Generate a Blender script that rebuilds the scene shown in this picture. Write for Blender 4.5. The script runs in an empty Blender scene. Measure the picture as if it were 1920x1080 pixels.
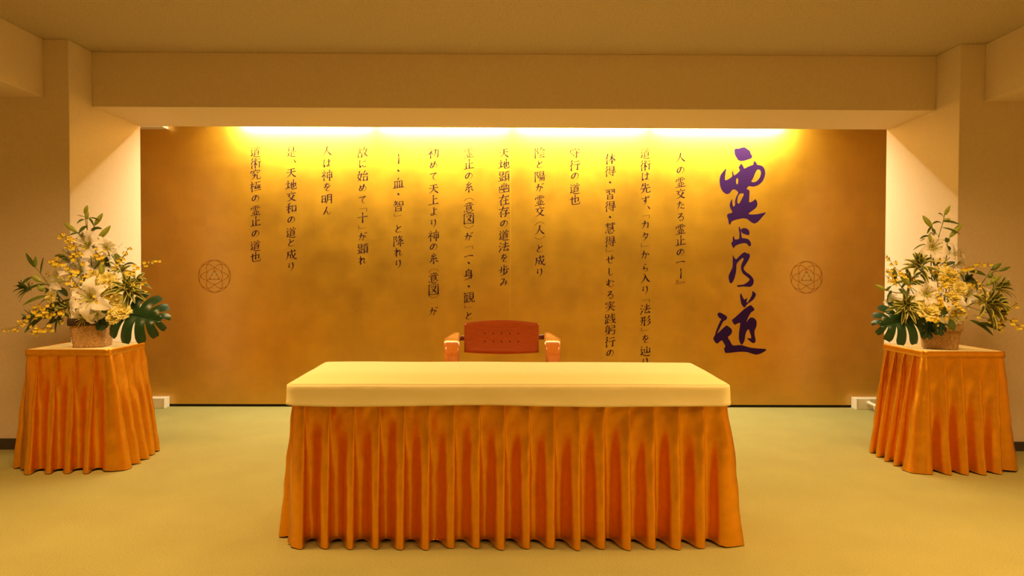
import bpy, bmesh, math, random
from mathutils import Vector, Matrix, noise
from mathutils.geometry import tessellate_polygon
PI = math.pi
S = bpy.context.scene
COL = S.collection
random.seed(7)

# ------------------------------------------------------------------ camera
CAM_H, F = 1.2, 1300.0
YAW, PITCH, ROLL = 0.0067, -0.0185, 0.003
fwd = Vector((math.sin(YAW) * math.cos(PITCH), math.cos(YAW) * math.cos(PITCH), math.sin(PITCH)))
r0 = Vector((math.cos(YAW), -math.sin(YAW), 0)); u0 = r0.cross(fwd)
RGT = r0 * math.cos(ROLL) + u0 * math.sin(ROLL)
UPV = -r0 * math.sin(ROLL) + u0 * math.cos(ROLL)
cd = bpy.data.cameras.new('camera'); cam = bpy.data.objects.new('camera', cd); COL.objects.link(cam)
cd.sensor_width = 36; cd.lens = F * 36 / 1920; cd.clip_start = 0.05
M = Matrix((RGT, UPV, -fwd)).transposed().to_4x4(); M.translation = (0, 0, CAM_H)
cam.matrix_world = M
S.camera = cam

# ------------------------------------------------------------------ world, lamps, exposure
w = bpy.data.worlds.new('world'); S.world = w; w.use_nodes = True
w.node_tree.nodes['Background'].inputs[0].default_value = (1, .72, .3, 1)
w.node_tree.nodes['Background'].inputs[1].default_value = 0.02
S.view_settings.view_transform = 'Standard'; S.view_settings.look = 'None'
S.view_settings.exposure = 0.0; S.view_settings.gamma = 1
S.cycles.max_bounces = 10; S.cycles.diffuse_bounces = 6
ROOM_LIGHT = (1, .58, .20)
COVE_LIGHT = (1, .88, .58)


def area(name, loc, target, sx, sy, energy, color, spread=180):
    l = bpy.data.lights.new(name, 'AREA'); l.shape = 'RECTANGLE'; l.size = sx; l.size_y = sy
    l.energy = energy; l.color = color; l.spread = math.radians(spread)
    o = bpy.data.objects.new(name, l); COL.objects.link(o); o.location = loc
    o.rotation_euler = (Vector(target) - Vector(loc)).to_track_quat('-Z', 'Y').to_euler()
    return o


# recessed louvred ceiling lamps of the room
for lx, ly, en in ((-1.5, .6, 40), (2.0, .6, 98), (-1.95, 3.05, 48), (2.1, 3.05, 44)):
    area('ceiling_lamp', (lx, ly, 2.765), (lx, ly + .001, 0), 1.25, .6, en, ROOM_LIGHT, 128)
# four fluorescent tubes end to end in the cove behind the beam
for k in range(4):
    tx = -1.9 + k * 1.30
    area('cove_tube', (tx, 5.97, 2.625), (tx, 6.13, 2.33), 1.2, .11, 50, COVE_LIGHT, 180)

# ------------------------------------------------------------------ helpers


def ray(px, py):
    return fwd + RGT * ((px - 960) / F) - UPV * ((py - 540) / F)


def at(px, py, Y):
    d = ray(px, py); return Vector((0, 0, CAM_H)) + d * (Y / d.y)


def mat(name, color, rough=.6, metal=0.0, spec=.5, noise_amt=0, noise_scale=40, bump=0, bump_scale=200,
        sheen=0, coat=0, trans=0, stretch=(1, 1, 1), emis=None):
    m = bpy.data.materials.new(name); m.use_nodes = True
    nt = m.node_tree; b = nt.nodes['Principled BSDF']
    b.inputs['Base Color'].default_value = (*color, 1)
    b.inputs['Roughness'].default_value = rough; b.inputs['Metallic'].default_value = metal
    b.inputs['Specular IOR Level'].default_value = spec
    b.inputs['Sheen Weight'].default_value = sheen; b.inputs['Coat Weight'].default_value = coat
    b.inputs['Coat Roughness'].default_value = .15 if not metal else .28
    if trans:
        b.inputs['Subsurface Weight'].default_value = trans
        b.inputs['Subsurface Radius'].default_value = (.01, .01, .006); b.inputs['Subsurface Scale'].default_value = .5
    tc = nt.nodes.new('ShaderNodeTexCoord'); mp = nt.nodes.new('ShaderNodeMapping')
    mp.inputs['Scale'].default_value = stretch
    nt.links.new(tc.outputs['Object'], mp.inputs[0])
    if noise_amt:
        n = nt.nodes.new('ShaderNodeTexNoise'); n.inputs['Scale'].default_value = noise_scale; n.inputs['Detail'].default_value = 4
        nt.links.new(mp.outputs[0], n.inputs['Vector'])
        r = nt.nodes.new('ShaderNodeMapRange'); r.inputs[1].default_value = .3; r.inputs[2].default_value = .7
        r.inputs[3].default_value = 1 - noise_amt; r.inputs[4].default_value = 1 + noise_amt
        nt.links.new(n.outputs[0], r.inputs[0])
        mx = nt.nodes.new('ShaderNodeVectorMath'); mx.operation = 'SCALE'; mx.inputs[0].default_value = color
        nt.links.new(r.outputs[0], mx.inputs['Scale']); nt.links.new(mx.outputs[0], b.inputs['Base Color'])
    if bump:
        n = nt.nodes.new('ShaderNodeTexNoise'); n.inputs['Scale'].default_value = bump_scale; n.inputs['Detail'].default_value = 3
        nt.links.new(mp.outputs[0], n.inputs['Vector'])
        bp = nt.nodes.new('ShaderNodeBump'); bp.inputs['Strength'].default_value = bump; bp.inputs['Distance'].default_value = .004
        nt.links.new(n.outputs[0], bp.inputs['Height']); nt.links.new(bp.outputs[0], b.inputs['Normal'])
    return m


def obj(name, bm, mats, parent=None, smooth=False, loc=None):
    me = bpy.data.meshes.new(name)
    bm.normal_update(); bm.to_mesh(me); bm.free()
    for m in (mats if isinstance(mats, (list, tuple)) else [mats]):
        me.materials.append(m)
    if smooth:
        for p in me.polygons: p.use_smooth = True
    o = bpy.data.objects.new(name, me); COL.objects.link(o)
    if parent: o.parent = parent
    if loc is not None: o.location = loc
    return o


def thing(name, loc, label, cat, group=None):
    o = bpy.data.objects.new(name, None); COL.objects.link(o); o.location = loc; o.empty_display_size = .1
    o['label'] = label; o['category'] = cat
    if group: o['group'] = group
    return o


def tag(o, label, cat, group=None):
    o['label'] = label; o['category'] = cat
    if group: o['group'] = group
    return o


def box(bm, x0, y0, z0, x1, y1, z1, bevel=0, seg=2, mi=0):
    r = bmesh.ops.create_cube(bm, size=1)
    vs = r['verts']
    for v in vs:
        v.co = Vector((x0 + (v.co.x + .5) * (x1 - x0), y0 + (v.co.y + .5) * (y1 - y0), z0 + (v.co.z + .5) * (z1 - z0)))
    fs = {f for v in vs for f in v.link_faces}
    for f in fs: f.material_index = mi
    if bevel:
        es = list({e for v in vs for e in v.link_edges})
        bmesh.ops.bevel(bm, geom=es, offset=bevel, segments=seg, affect='EDGES', profile=.5)


def catmull(pts, n=6, closed=False, corner=None):
    P = [Vector(p) for p in pts]; N = len(P)
    if N < 3 and not closed:
        return [P[0].lerp(P[-1], i / n) for i in range(n + 1)]
    out = []
    for i in range(N if closed else N - 1):
        p1, p2 = P[i], P[(i + 1) % N]
        p0 = P[i - 1] if (closed or i > 0) else p1 + (p1 - p2)
        p3 = P[(i + 2) % N] if (closed or i + 2 < N) else p2 + (p2 - p1)
        for k in range(n):
            t = k / n
            out.append(.5 * ((2 * p1) + (p2 - p0) * t + (2 * p0 - 5 * p1 + 4 * p2 - p3) * t * t + (3 * p1 - p0 - 3 * p2 + p3) * t ** 3))
    if not closed: out.append(P[-1])
    return out


def tube(bm, pts, rad, sides=6, mi=0, cap=True):
    """round tube along a list of points; rad a number or list"""
    n = len(pts); rings = []
    up = Vector((.3, .2, 1)).normalized()
    for i, p in enumerate(pts):
        d = (pts[min(i + 1, n - 1)] - pts[max(i - 1, 0)])
        d = d.normalized() if d.length > 1e-9 else Vector((0, 0, 1))
        a = d.cross(up)
        if a.length < 1e-3: a = d.cross(Vector((1, 0, 0)))
        a.normalize(); b = a.cross(d)
        r = rad[i] if isinstance(rad, (list, tuple)) else rad
        rings.append([bm.verts.new(p + (a * math.cos(2 * PI * k / sides) + b * math.sin(2 * PI * k / sides)) * r) for k in range(sides)])
    for i in range(n - 1):
        for k in range(sides):
            f = bm.faces.new((rings[i][k], rings[i][(k + 1) % sides], rings[i + 1][(k + 1) % sides], rings[i + 1][k])); f.material_index = mi; f.smooth = True
    if cap:
        for r_ in (rings[0][::-1], rings[-1]):
            f = bm.faces.new(r_); f.material_index = mi
    return rings


def grid_faces(bm, g, mi=0, closed=False, mif=None):
    for i in range(len(g) - 1):
        n = len(g[i])
        for k in range(n if closed else n - 1):
            vs = (g[i][k], g[i][(k + 1) % n], g[i + 1][(k + 1) % n], g[i + 1][k])
            try:
                f = bm.faces.new(vs)
            except ValueError:
                continue
            f.material_index = mif(i, k) if mif else mi; f.smooth = True


# ------------------------------------------------------------------ materials
WALL = mat('wall_paper', (.74, .62, .47), .85, spec=.2, noise_amt=.03, noise_scale=60, bump=.12, bump_scale=350)
CEIL = mat('ceiling_board', (.60, .52, .40), .9, spec=.1)
FLOORM = mat('carpet', (.46, .45, .21), .95, spec=.05)
DARKBASE = mat('dark_vinyl', (.06, .045, .035), .6, spec=.3)
BLACK = mat('black_rail', (.004, .003, .003), .7)
WHITEPL = mat('white_plastic', (.80, .74, .60), .4)
CREAM = mat('cream_cloth', (.86, .77, .44), .7, spec=.2, bump=.06, bump_scale=700)
SATIN = mat('gold_satin', (.84, .37, .016), .34, metal=.85, spec=.5, noise_amt=.05, noise_scale=30)
TOPBD = mat('cream_board', (.84, .70, .36), .55, spec=.3)
INK = mat('purple_ink', (.024, .004, .046), .65, spec=.1)
THININK = mat('dark_ink', (.019, .004, .011), .7, spec=.1)
CRESTL = mat('crest_line', (.27, .09, .009), .6, spec=.1)
CRESTG = mat('crest_pale', (.50, .36, .14), .7, spec=.1)
WOOD = None


def node_ceiling(m):
    nt = m.node_tree; b = nt.nodes['Principled BSDF']
    tc = nt.nodes.new('ShaderNodeTexCoord'); mp = nt.nodes.new('ShaderNodeMapping'); mp.inputs['Scale'].default_value = (1, 1.6, 1)
    n = nt.nodes.new('ShaderNodeTexNoise'); n.inputs['Scale'].default_value = 90; n.inputs['Detail'].default_value = 3; n.inputs['Roughness'].default_value = .7
    r = nt.nodes.new('ShaderNodeValToRGB')
    r.color_ramp.elements[0].position = .30; r.color_ramp.elements[0].color = (.25, .20, .13, 1)
    r.color_ramp.elements[1].position = .46; r.color_ramp.elements[1].color = (.54, .45, .32, 1)
    nt.links.new(tc.outputs['Object'], mp.inputs[0]); nt.links.new(mp.outputs[0], n.inputs['Vector'])
    nt.links.new(n.outputs[0], r.inputs[0]); nt.links.new(r.outputs[0], b.inputs['Base Color'])
    bp = nt.nodes.new('ShaderNodeBump'); bp.inputs['Strength'].default_value = .4; bp.inputs['Distance'].default_value = .004
    nt.links.new(n.outputs[0], bp.inputs['Height']); nt.links.new(bp.outputs[0], b.inputs['Normal'])


def node_carpet(m):
    nt = m.node_tree; b = nt.nodes['Principled BSDF']
    tc = nt.nodes.new('ShaderNodeTexCoord')
    n = nt.nodes.new('ShaderNodeTexNoise'); n.inputs['Scale'].default_value = 160; n.inputs['Detail'].default_value = 4; n.inputs['Roughness'].default_value = .7
    n2 = nt.nodes.new('ShaderNodeTexNoise'); n2.inputs['Scale'].default_value = 3; n2.inputs['Detail'].default_value = 2
    r = nt.nodes.new('ShaderNodeValToRGB')
    r.color_ramp.elements[0].position = .3; r.color_ramp.elements[0].color = (.285, .265, .10, 1)
    r.color_ramp.elements[1].position = .7; r.color_ramp.elements[1].color = (.41, .385, .15, 1)
    ad = nt.nodes.new('ShaderNodeMath'); ad.operation = 'MULTIPLY_ADD'; ad.inputs[1].default_value = .2
    nt.links.new(tc.outputs['Object'], n.inputs['Vector']); nt.links.new(tc.outputs['Object'], n2.inputs['Vector'])
    sb = nt.nodes.new('ShaderNodeMath'); sb.operation = 'SUBTRACT'; sb.inputs[1].default_value = .1
    nt.links.new(n2.outputs[0], ad.inputs[0]); nt.links.new(n.outputs[0], ad.inputs[2]); nt.links.new(ad.outputs[0], sb.inputs[0])
    nt.links.new(sb.outputs[0], r.inputs[0]); nt.links.new(r.outputs[0], b.inputs['Base Color'])
    bp = nt.nodes.new('ShaderNodeBump'); bp.inputs['Strength'].default_value = .5; bp.inputs['Distance'].default_value = .005
    nt.links.new(n.outputs[0], bp.inputs['Height']); nt.links.new(bp.outputs[0], b.inputs['Normal'])


def node_gold():
    """gold leaf: 11 cm squares of slightly different tone laid on a panel"""
    m = mat('gold_leaf', (.62, .30, .015), .40, metal=1, coat=1.0)
    nt = m.node_tree; b = nt.nodes['Principled BSDF']
    tc = nt.nodes.new('ShaderNodeTexCoord')
    b.inputs['Coat IOR'].default_value = 1.75
    mp = nt.nodes.new('ShaderNodeMapping'); mp.inputs['Scale'].default_value = (9.2, 9.2, 9.2)
    mp.inputs['Rotation'].default_value = (PI / 2, 0, 0)
    nt.links.new(tc.outputs['Object'], mp.inputs[0])
    br = nt.nodes.new('ShaderNodeTexBrick'); br.offset = 0; br.inputs['Scale'].default_value = 1
    br.inputs['Brick Width'].default_value = 1; br.inputs['Row Height'].default_value = 1
    br.inputs['Mortar Size'].default_value = .012; br.inputs['Mortar Smooth'].default_value = 1
    br.inputs['Color1'].default_value = (.64, .352, .020, 1); br.inputs['Color2'].default_value = (.665, .368, .022, 1)
    br.inputs['Mortar'].default_value = (.68, .38, .024, 1)
    nt.links.new(mp.outputs[0], br.inputs['Vector'])
    n = nt.nodes.new('ShaderNodeTexNoise'); n.inputs['Scale'].default_value = 3.2; n.inputs['Detail'].default_value = 8; n.inputs['Roughness'].default_value = .6
    nt.links.new(tc.outputs['Object'], n.inputs['Vector'])
    r = nt.nodes.new('ShaderNodeMapRange'); r.inputs[1].default_value = .3; r.inputs[2].default_value = .7; r.inputs[3].default_value = .91; r.inputs[4].default_value = 1.09
    nt.links.new(n.outputs[0], r.inputs[0])
    mx = nt.nodes.new('ShaderNodeVectorMath'); mx.operation = 'SCALE'
    nt.links.new(br.outputs['Color'], mx.inputs[0]); nt.links.new(r.outputs[0], mx.inputs['Scale'])
    nt.links.new(mx.outputs[0], b.inputs['Base Color'])
    r2 = nt.nodes.new('ShaderNodeMapRange'); r2.inputs[1].default_value = .3; r2.inputs[2].default_value = .7; r2.inputs[3].default_value = .45; r2.inputs[4].default_value = .53
    nt.links.new(n.outputs[0], r2.inputs[0]); nt.links.new(r2.outputs[0], b.inputs['Roughness'])
    return m


def node_wood(name, c1, c2, axis=(2, 30, 30), rough=.32):
    m = mat(name, c1, rough, coat=.8)
    nt = m.node_tree; b = nt.nodes['Principled BSDF']
    tc = nt.nodes.new('ShaderNodeTexCoord'); mp = nt.nodes.new('ShaderNodeMapping'); mp.inputs['Scale'].default_value = axis
    n = nt.nodes.new('ShaderNodeTexNoise'); n.inputs['Scale'].default_value = 3; n.inputs['Detail'].default_value = 6; n.inputs['Distortion'].default_value = .6
    r = nt.nodes.new('ShaderNodeValToRGB')
    r.color_ramp.elements[0].position = .3; r.color_ramp.elements[0].color = (*c1, 1)
    r.color_ramp.elements[1].position = .7; r.color_ramp.elements[1].color = (*c2, 1)
    nt.links.new(tc.outputs['Object'], mp.inputs[0]); nt.links.new(mp.outputs[0], n.inputs['Vector'])
    nt.links.new(n.outputs[0], r.inputs[0]); nt.links.new(r.outputs[0], b.inputs['Base Color'])
    return m


node_ceiling(CEIL); node_carpet(FLOORM)
GOLD = node_gold()
WOODB = node_wood('cherry_plywood', (.42, .075, .010), (.54, .105, .016), (2, 25, 40))
WOODA = node_wood('bent_plywood', (.66, .21, .030), (.78, .28, .045), (40, 3, 3), .26)

# ------------------------------------------------------------------ room shell
XL, XR, YC, YB, YR, YP = -2.975, 3.088, 4.742, 5.006, 5.656, 6.286
ZS, ZC = 2.396, 2.788
XLB, XRB = -3.146, 3.259
XW = 4.3


def struct(name, boxes, m, bevel=0):
    bm = bmesh.new()
    for b in boxes: box(bm, *b, bevel=bevel)
    o = obj(name, bm, m); o['kind'] = 'structure'; return o


struct('floor', [(-XW - .1, -3.6, -.1, XW + .1, 6.9, 0)], FLOORM)
struct('ceiling', [(-XW - .1, -3.6, ZC, XW + .1, 6.9, ZC + .1)], CEIL)
struct('wall_left', [(-XW - .1, -3.5, 0, -XW, 6.75, ZC)], WALL)
struct('wall_right', [(XW, -3.5, 0, XW + .1, 6.75, ZC)], WALL)
struct('wall_rear', [(-XW, -3.6, 0, XW, -3.5, ZC)], WALL)
struct('wall_back', [(-XW, 6.65, 0, XW, 6.75, ZC)], WALL)
struct('wall_front_left', [(-XW, YC, 0, XL, YR, ZC)], WALL, .004)
struct('wall_front_right', [(XR, YC, 0, XW, YR, ZC)], WALL, .004)
struct('trim_1', [(XL, YB, ZS, XR, YR, ZC)], WALL, .004)
struct('trim_2', [(-XW, -3.5, ZS, XLB, YC, ZC)], WALL, .004)
struct('trim_3', [(XRB, -3.5, ZS, XW, YC, ZC)], WALL, .004)
struct('baseboard_left', [(-XW, YC - .012, 0, XL, YC, .075)], DARKBASE, .002)
struct('baseboard_right', [(XR, YC - .012, 0, XW, YC, .062), (XR, YC - .02, 0, XW, YC, .014)], DARKBASE, .002)

# ------------------------------------------------------------------ gold leaf panel with its writing
panel = thing('gold_leaf_panel', (0, YP, 0), 'wide gold leaf wall panel with vertical brush writing and two crests behind the long table', 'wall panel')
PW = 3.95
bm = bmesh.new()
box(bm, -PW, 0, .024, PW, .03, 2.66)
obj('gold_surface', bm, GOLD, panel)
bm = bmesh.new(); sx = at(957, 500, YP).x; box(bm, sx - .0015, -.0002, .024, sx + .0015, .002, 2.66)
obj('panel_seam', bm, mat('seam_gold', (.80, .44, .04), .5, metal=.8), panel)
bm = bmesh.new(); box(bm, -PW, .012, 0, PW, .045, .026)
obj('base_rail', bm, BLACK, panel)

G = {}


def g(ch, s): G[ch] = s


SHIN = 'd 12,10 22,20/n 8,36 24,32 14,52 26,62 12,80/m 8,86 22,78 44,90 70,94 98,92'
GYO = 't 26,6 18,18 6,28/t 28,28 20,42 4,56/n 18,46 18,94'
KOZA = 'n 10,8 10,94/h 10,10 36,8 22,32 36,42 34,56 20,54'
g('一', 'n 8,54 50,46 92,52')
g('｜', 'n 52,4 55,40 52,96')
g('人', 't 52,8 46,35 30,65 8,88/m 48,36 62,58 78,76 95,86')
g('の', 't 56,22 50,45 36,68 22,74 14,58 22,36 44,20 66,20 84,36 86,56 74,76 52,90')
g('霊', 'n 28,10 74,8/n 14,24 12,38/h 14,24 88,20 82,34/n 50,9 50,44/d 28,28 38,30/d 28,38 38,40/d 62,27 72,29/d 62,37 72,38/n 30,54 70,52/n 42,60 42,84/n 58,59 58,84/d 24,64 32,76/t 78,62 68,76/n 10,90 92,86')
g('交', 'd 50,6 54,18/n 14,28 88,24/t 34,34 30,44 18,54/d 64,34 80,50/t 68,48 56,70 36,84 12,94/m 30,50 50,70 72,86 94,92')
g('た', 'n 14,30 62,24/t 42,8 34,50 18,90/n 58,48 84,44/n 56,72 62,84 90,84')
g('る', 'c 26,16 68,12 44,40 22,62 50,44 74,48 82,66 70,86 50,92 40,82 50,74 62,80')
g('止', 'n 54,8 54,86/n 54,46 84,42/n 26,40 28,86/n 8,90 94,84')
g('道', 'd 40,6 48,16/t 72,4 64,16/n 30,24 92,20/t 60,24 52,34/n 42,38 42,78/h 42,38 78,35 78,78/n 44,50 76,48/n 44,62 76,60/n 42,76 78,74/' + SHIN)
g('術', GYO + '/n 34,32 64,28/n 48,8 48,94/t 48,34 42,58 32,74/m 50,40 56,58 66,68/d 56,10 62,20/n 72,18 92,15/n 68,42 97,38/h 84,42 84,90 76,82')
g('先', 't 30,10 24,26 14,40/n 26,26 80,22/n 50,6 50,50/n 10,52 92,46/t 38,54 34,74 10,92/h 60,50 60,80 68,88 92,86 92,72')
g('入', 't 50,30 36,62 10,90/m 30,14 46,14 60,50 78,76 96,86')
g('法', 'd 14,10 26,20/d 6,36 18,46/n 8,90 24,62/n 40,26 86,22/n 62,6 62,46/n 32,50 96,45/n 60,50 44,82 84,78/d 76,62 92,86')
g('形', 'n 10,18 54,14/n 6,46 58,42/t 24,18 22,60 10,88/n 42,16 42,90/t 86,8 76,24 62,34/t 90,34 78,52 62,64/t 94,60 80,80 58,94')
g('辿', 'n 64,14 64,66/n 42,34 42,68 88,64/n 88,30 88,66/' + SHIN)
g('体', 't 30,6 22,32 4,56/n 22,34 22,94/n 38,30 94,26/n 66,6 66,94/t 64,32 52,58 34,76/m 68,32 80,54 98,70/n 54,74 80,72')
g('得', GYO + '/n 44,8 44,40/n 44,8 84,6 84,40/n 46,24 82,22/n 44,38 84,37/n 38,50 94,46/n 34,64 98,60/h 76,48 76,92 62,84/d 48,72 58,82')
g('習', 'h 10,12 44,10 44,44 36,38/d 18,20 26,26/t 38,24 14,38/h 54,11 88,9 88,44 80,38/d 62,19 70,25/t 82,23 58,37/t 50,44 44,54/n 28,56 28,94/n 28,56 72,54 72,94/n 30,74 70,72/n 28,92 72,91')
g('慧', 'n 12,12 46,10/n 8,22 48,20/n 28,4 28,34/n 54,10 90,8/n 52,20 94,17/n 70,3 70,34/n 24,40 76,37 76,60/n 28,49 74,48/n 20,60 76,58/d 14,74 10,88/h 34,70 38,88 52,94 70,92 74,82/d 50,68 56,78/d 74,66 88,80')
g('実', 'd 50,4 52,14/n 14,20 12,34/h 14,20 88,17 80,32/n 26,36 76,33/n 28,48 74,46/n 10,62 92,58/n 50,24 50,60/t 48,60 38,80 12,94/m 54,62 70,80 92,94')
g('践', 'n 10,12 10,36/n 10,12 38,10 38,36/n 10,35 38,34/n 24,36 24,80/n 25,56 42,54/n 10,52 10,84/n 4,90 42,78/n 50,26 90,20/n 50,44 92,38/n 46,64 94,54/h 66,4 70,50 84,84 98,90 98,74/t 92,56 74,78 48,94/d 82,6 92,14')
g('躬', 't 30,4 22,14/n 14,18 14,62/h 14,18 42,15 42,88 34,82/n 16,32 42,30/n 16,46 42,44/n 6,64 46,58/t 44,62 28,80 6,92/n 56,14 90,11 88,32/n 58,34 88,32/n 58,34 54,56/h 56,55 92,52 86,84 76,92 66,84')
g('行', GYO + '/n 46,20 88,16/n 40,46 96,41/h 74,44 74,92 58,82')
g('守', 'd 50,4 52,16/n 12,22 10,38/h 12,22 90,18 82,36/n 14,54 90,48/h 64,34 64,92 48,82/d 30,62 42,76')
g('也', 'h 8,42 82,30 78,64 66,58/n 52,6 52,70/h 26,22 26,76 36,88 92,86 94,66')
g('陰', KOZA + '/t 64,4 54,22 40,36/m 66,8 80,24 98,34/n 52,40 78,38/n 50,54 84,51/n 40,68 96,63/n 64,66 48,90 86,86/d 78,74 92,92')
g('陽', KOZA + '/n 50,8 50,42/n 50,8 84,6 84,42/n 52,24 82,23/n 50,41 84,40/n 38,54 98,50/t 54,56 48,66 38,74/h 54,64 92,61 86,88 76,92/t 66,64 56,78 42,88/t 80,63 70,80 56,92')
g('成', 't 22,24 20,60 6,92/n 22,24 88,18/h 24,48 46,46 44,74 34,70/h 52,6 58,46 76,80 94,92 96,76/t 86,40 72,64 44,90/d 72,6 84,14')
g('天', 'n 20,20 80,16/n 12,44 88,40/t 50,18 46,56 10,92/m 50,46 66,72 94,92')
g('地', 'n 6,36 38,32/n 22,12 22,72/n 2,80 40,66/h 42,50 90,34 88,62 78,58/n 70,6 70,72/h 54,28 54,76 62,86 94,84 96,66')
g('顕', 'n 12,6 12,34/n 12,6 44,4 44,34/n 14,20 42,19/n 12,33 44,32/n 22,40 22,80/n 36,39 36,80/d 8,50 14,66/t 50,48 44,64/n 2,86 54,80/n 56,10 98,7/t 76,10 70,20/n 62,22 62,72/n 62,22 92,20 92,72/n 64,38 90,37/n 64,54 90,53/n 62,71 92,70/t 70,74 64,86 52,94/d 82,74 96,90')
g('幽', 'n 50,6 50,82/n 10,34 10,86 92,82/n 92,28 92,84/n 34,14 22,34 38,32/n 40,24 18,62 40,58/d 36,48 44,66/n 70,12 60,32 76,30/n 80,22 58,60 80,56/d 76,46 84,62')
g('在', 'n 8,26 92,20/t 44,4 32,40 6,70/n 24,50 24,94/n 46,56 86,52/n 66,34 66,88/n 38,92 96,86')
g('存', 'n 8,26 92,20/t 44,4 32,40 6,70/n 24,50 24,94/n 46,40 82,37 64,52/h 64,52 68,76 62,94 50,86/n 36,70 98,64')
g('糸', 'n 54,6 30,28 56,28/n 70,18 26,52 72,48/d 64,38 80,56/n 50,52 50,94/t 34,62 14,82/d 66,62 88,82')
g('（', 'f 0,70 20,50 50,42 80,50 100,70')
g('）', 'f 0,30 20,50 50,58 80,50 100,30')
g('意', 'd 50,2 52,10/n 22,14 80,11/d 36,18 40,26/t 64,17 58,26/n 10,32 92,28/n 30,38 30,64/n 30,38 70,36 70,64/n 32,50 68,49/n 30,63 70,62/d 14,74 10,90/h 32,72 36,90 52,96 70,94 74,84/d 48,70 54,80/d 72,68 88,82')
g('図', 'n 10,8 10,94/n 10,8 90,6 90,94/n 10,92 90,90/d 30,20 38,32/d 48,16 54,28/t 70,20 56,54 26,78/m 36,40 54,60 76,78')
g('身', 't 50,2 40,12/n 26,16 26,60/h 26,16 72,13 72,88 60,82/n 28,30 72,28/n 28,44 72,42/n 10,62 76,56/t 80,58 54,80 10,96')
g('観', 't 14,4 6,20/n 10,14 46,10/t 22,22 6,46/n 14,36 14,92/n 16,36 48,33/n 32,24 32,88/n 16,54 46,52/n 16,70 46,68/n 14,89 50,86/n 58,8 58,60/n 58,8 90,6 90,60/n 60,24 88,23/n 60,42 88,41/n 58,59 90,58/t 66,62 62,80 48,94/h 78,60 78,84 86,92 98,90 98,74')
g('初', 'd 22,4 28,14/n 8,26 40,22 8,58/n 24,44 24,94/d 36,36 30,46/d 30,48 42,62/h 50,24 92,20 88,78 80,92 70,82/t 68,22 64,60 42,90')
g('め', 't 24,26 32,56 44,72/t 64,14 56,50 36,78 18,78 14,60 28,42 56,32 80,42 86,62 74,82 56,90')
g('て', 'c 12,22 84,12 56,30 44,54 54,80 74,88')
g('上', 'n 48,8 48,84/n 50,42 80,38/n 8,88 92,83')
g('よ', 'n 54,28 82,24/c 52,6 54,60 48,82 30,88 20,78 34,70 56,74 84,90')
g('り', 'n 30,14 26,50 34,54/t 64,10 72,40 64,70 42,94')
g('神', 'd 22,4 28,14/n 8,26 40,22 6,58/n 24,44 24,94/d 30,46 42,60/n 54,24 54,72/n 54,24 92,21 92,72/n 56,47 90,45/n 54,71 92,69/n 73,4 73,98')
g('が', 'c 10,40 56,34 60,54 50,88 38,78/t 36,10 28,54 8,88/d 66,34 82,56/d 72,8 80,18/d 86,4 94,14')
g('血', 't 52,4 40,20/n 18,30 20,84/n 18,30 82,27 80,84/n 40,30 40,84/n 60,29 60,84/n 4,88 96,84')
g('智', 't 26,4 12,24/n 18,18 48,15/n 6,34 54,30/t 32,16 26,38 6,54/d 34,38 48,50/n 60,14 60,46/n 60,14 90,12 90,46/n 60,45 90,44/n 26,58 26,96/n 26,58 74,56 74,96/n 28,76 72,75/n 26,95 74,94')
g('降', KOZA + '/t 60,4 52,20 40,32/n 58,16 84,13 54,46/m 56,22 72,40 96,48/n 50,58 88,54/n 38,78 98,73/n 68,46 68,98/n 52,60 52,76')
g('れ', 'n 28,8 28,92/c 8,32 40,26 8,72/c 28,54 56,28 68,36 62,76 72,84 94,70')
g('故', 'n 4,30 46,26/n 26,6 26,52/n 10,52 10,90/n 10,52 42,50 42,90/n 10,88 42,87/t 66,4 58,26 48,42/n 60,26 94,22/t 84,24 72,60 44,92/m 58,42 72,66 96,90')
g('に', 'n 20,12 16,54 22,88 30,74/n 50,28 82,26/n 48,68 58,82 86,82')
g('始', 'n 22,6 16,40 8,60 34,88/t 40,30 30,66 4,92/n 2,36 48,30/n 70,6 54,40 90,36/d 82,22 94,42/n 58,56 58,92/n 58,56 90,54 90,92/n 58,90 90,89')
g('十', 'n 8,46 92,42/n 50,8 50,94')
g('は', 'n 20,10 16,54 20,90 28,76/n 44,32 90,28/c 70,8 70,66 62,84 46,80 54,70 74,78 90,90')
g('を', 'n 22,22 74,18/c 48,6 34,40 18,56 44,42 56,50 54,66/c 82,36 52,60 38,76 50,88 80,86')
g('明', 'n 8,16 8,72/n 8,16 38,14 38,72/n 10,43 37,42/n 8,70 38,69/t 56,10 54,60 40,92/h 56,10 90,8 90,88 80,82/n 57,32 89,31/n 56,54 89,53')
g('ん', 'c 50,8 34,50 12,90 38,56 54,58 58,84 72,88 92,66')
g('是', 'n 28,4 28,40/n 28,4 72,2 72,40/n 30,21 70,20/n 28,39 72,38/n 8,52 92,48/n 50,50 50,82/n 52,66 78,63/t 28,60 22,78 6,94/m 24,72 44,88 96,94')
g('、', 'd 74,24 98,60')
g('和', 't 40,8 14,18/n 6,36 50,32/n 28,14 28,92/t 28,38 20,58 4,72/d 32,44 46,58/n 58,34 60,80/n 58,34 92,31 90,80/n 60,78 90,76')
g('と', 'n 34,12 42,42/c 78,26 44,46 24,66 32,84 82,86')
g('究', 'd 50,3 52,14/n 12,20 10,34/h 12,20 90,17 82,30/t 38,28 30,40 18,46/d 60,26 64,36 82,38/t 44,46 40,74 10,94/h 22,60 66,54 64,84 74,92 92,88 94,74')
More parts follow.
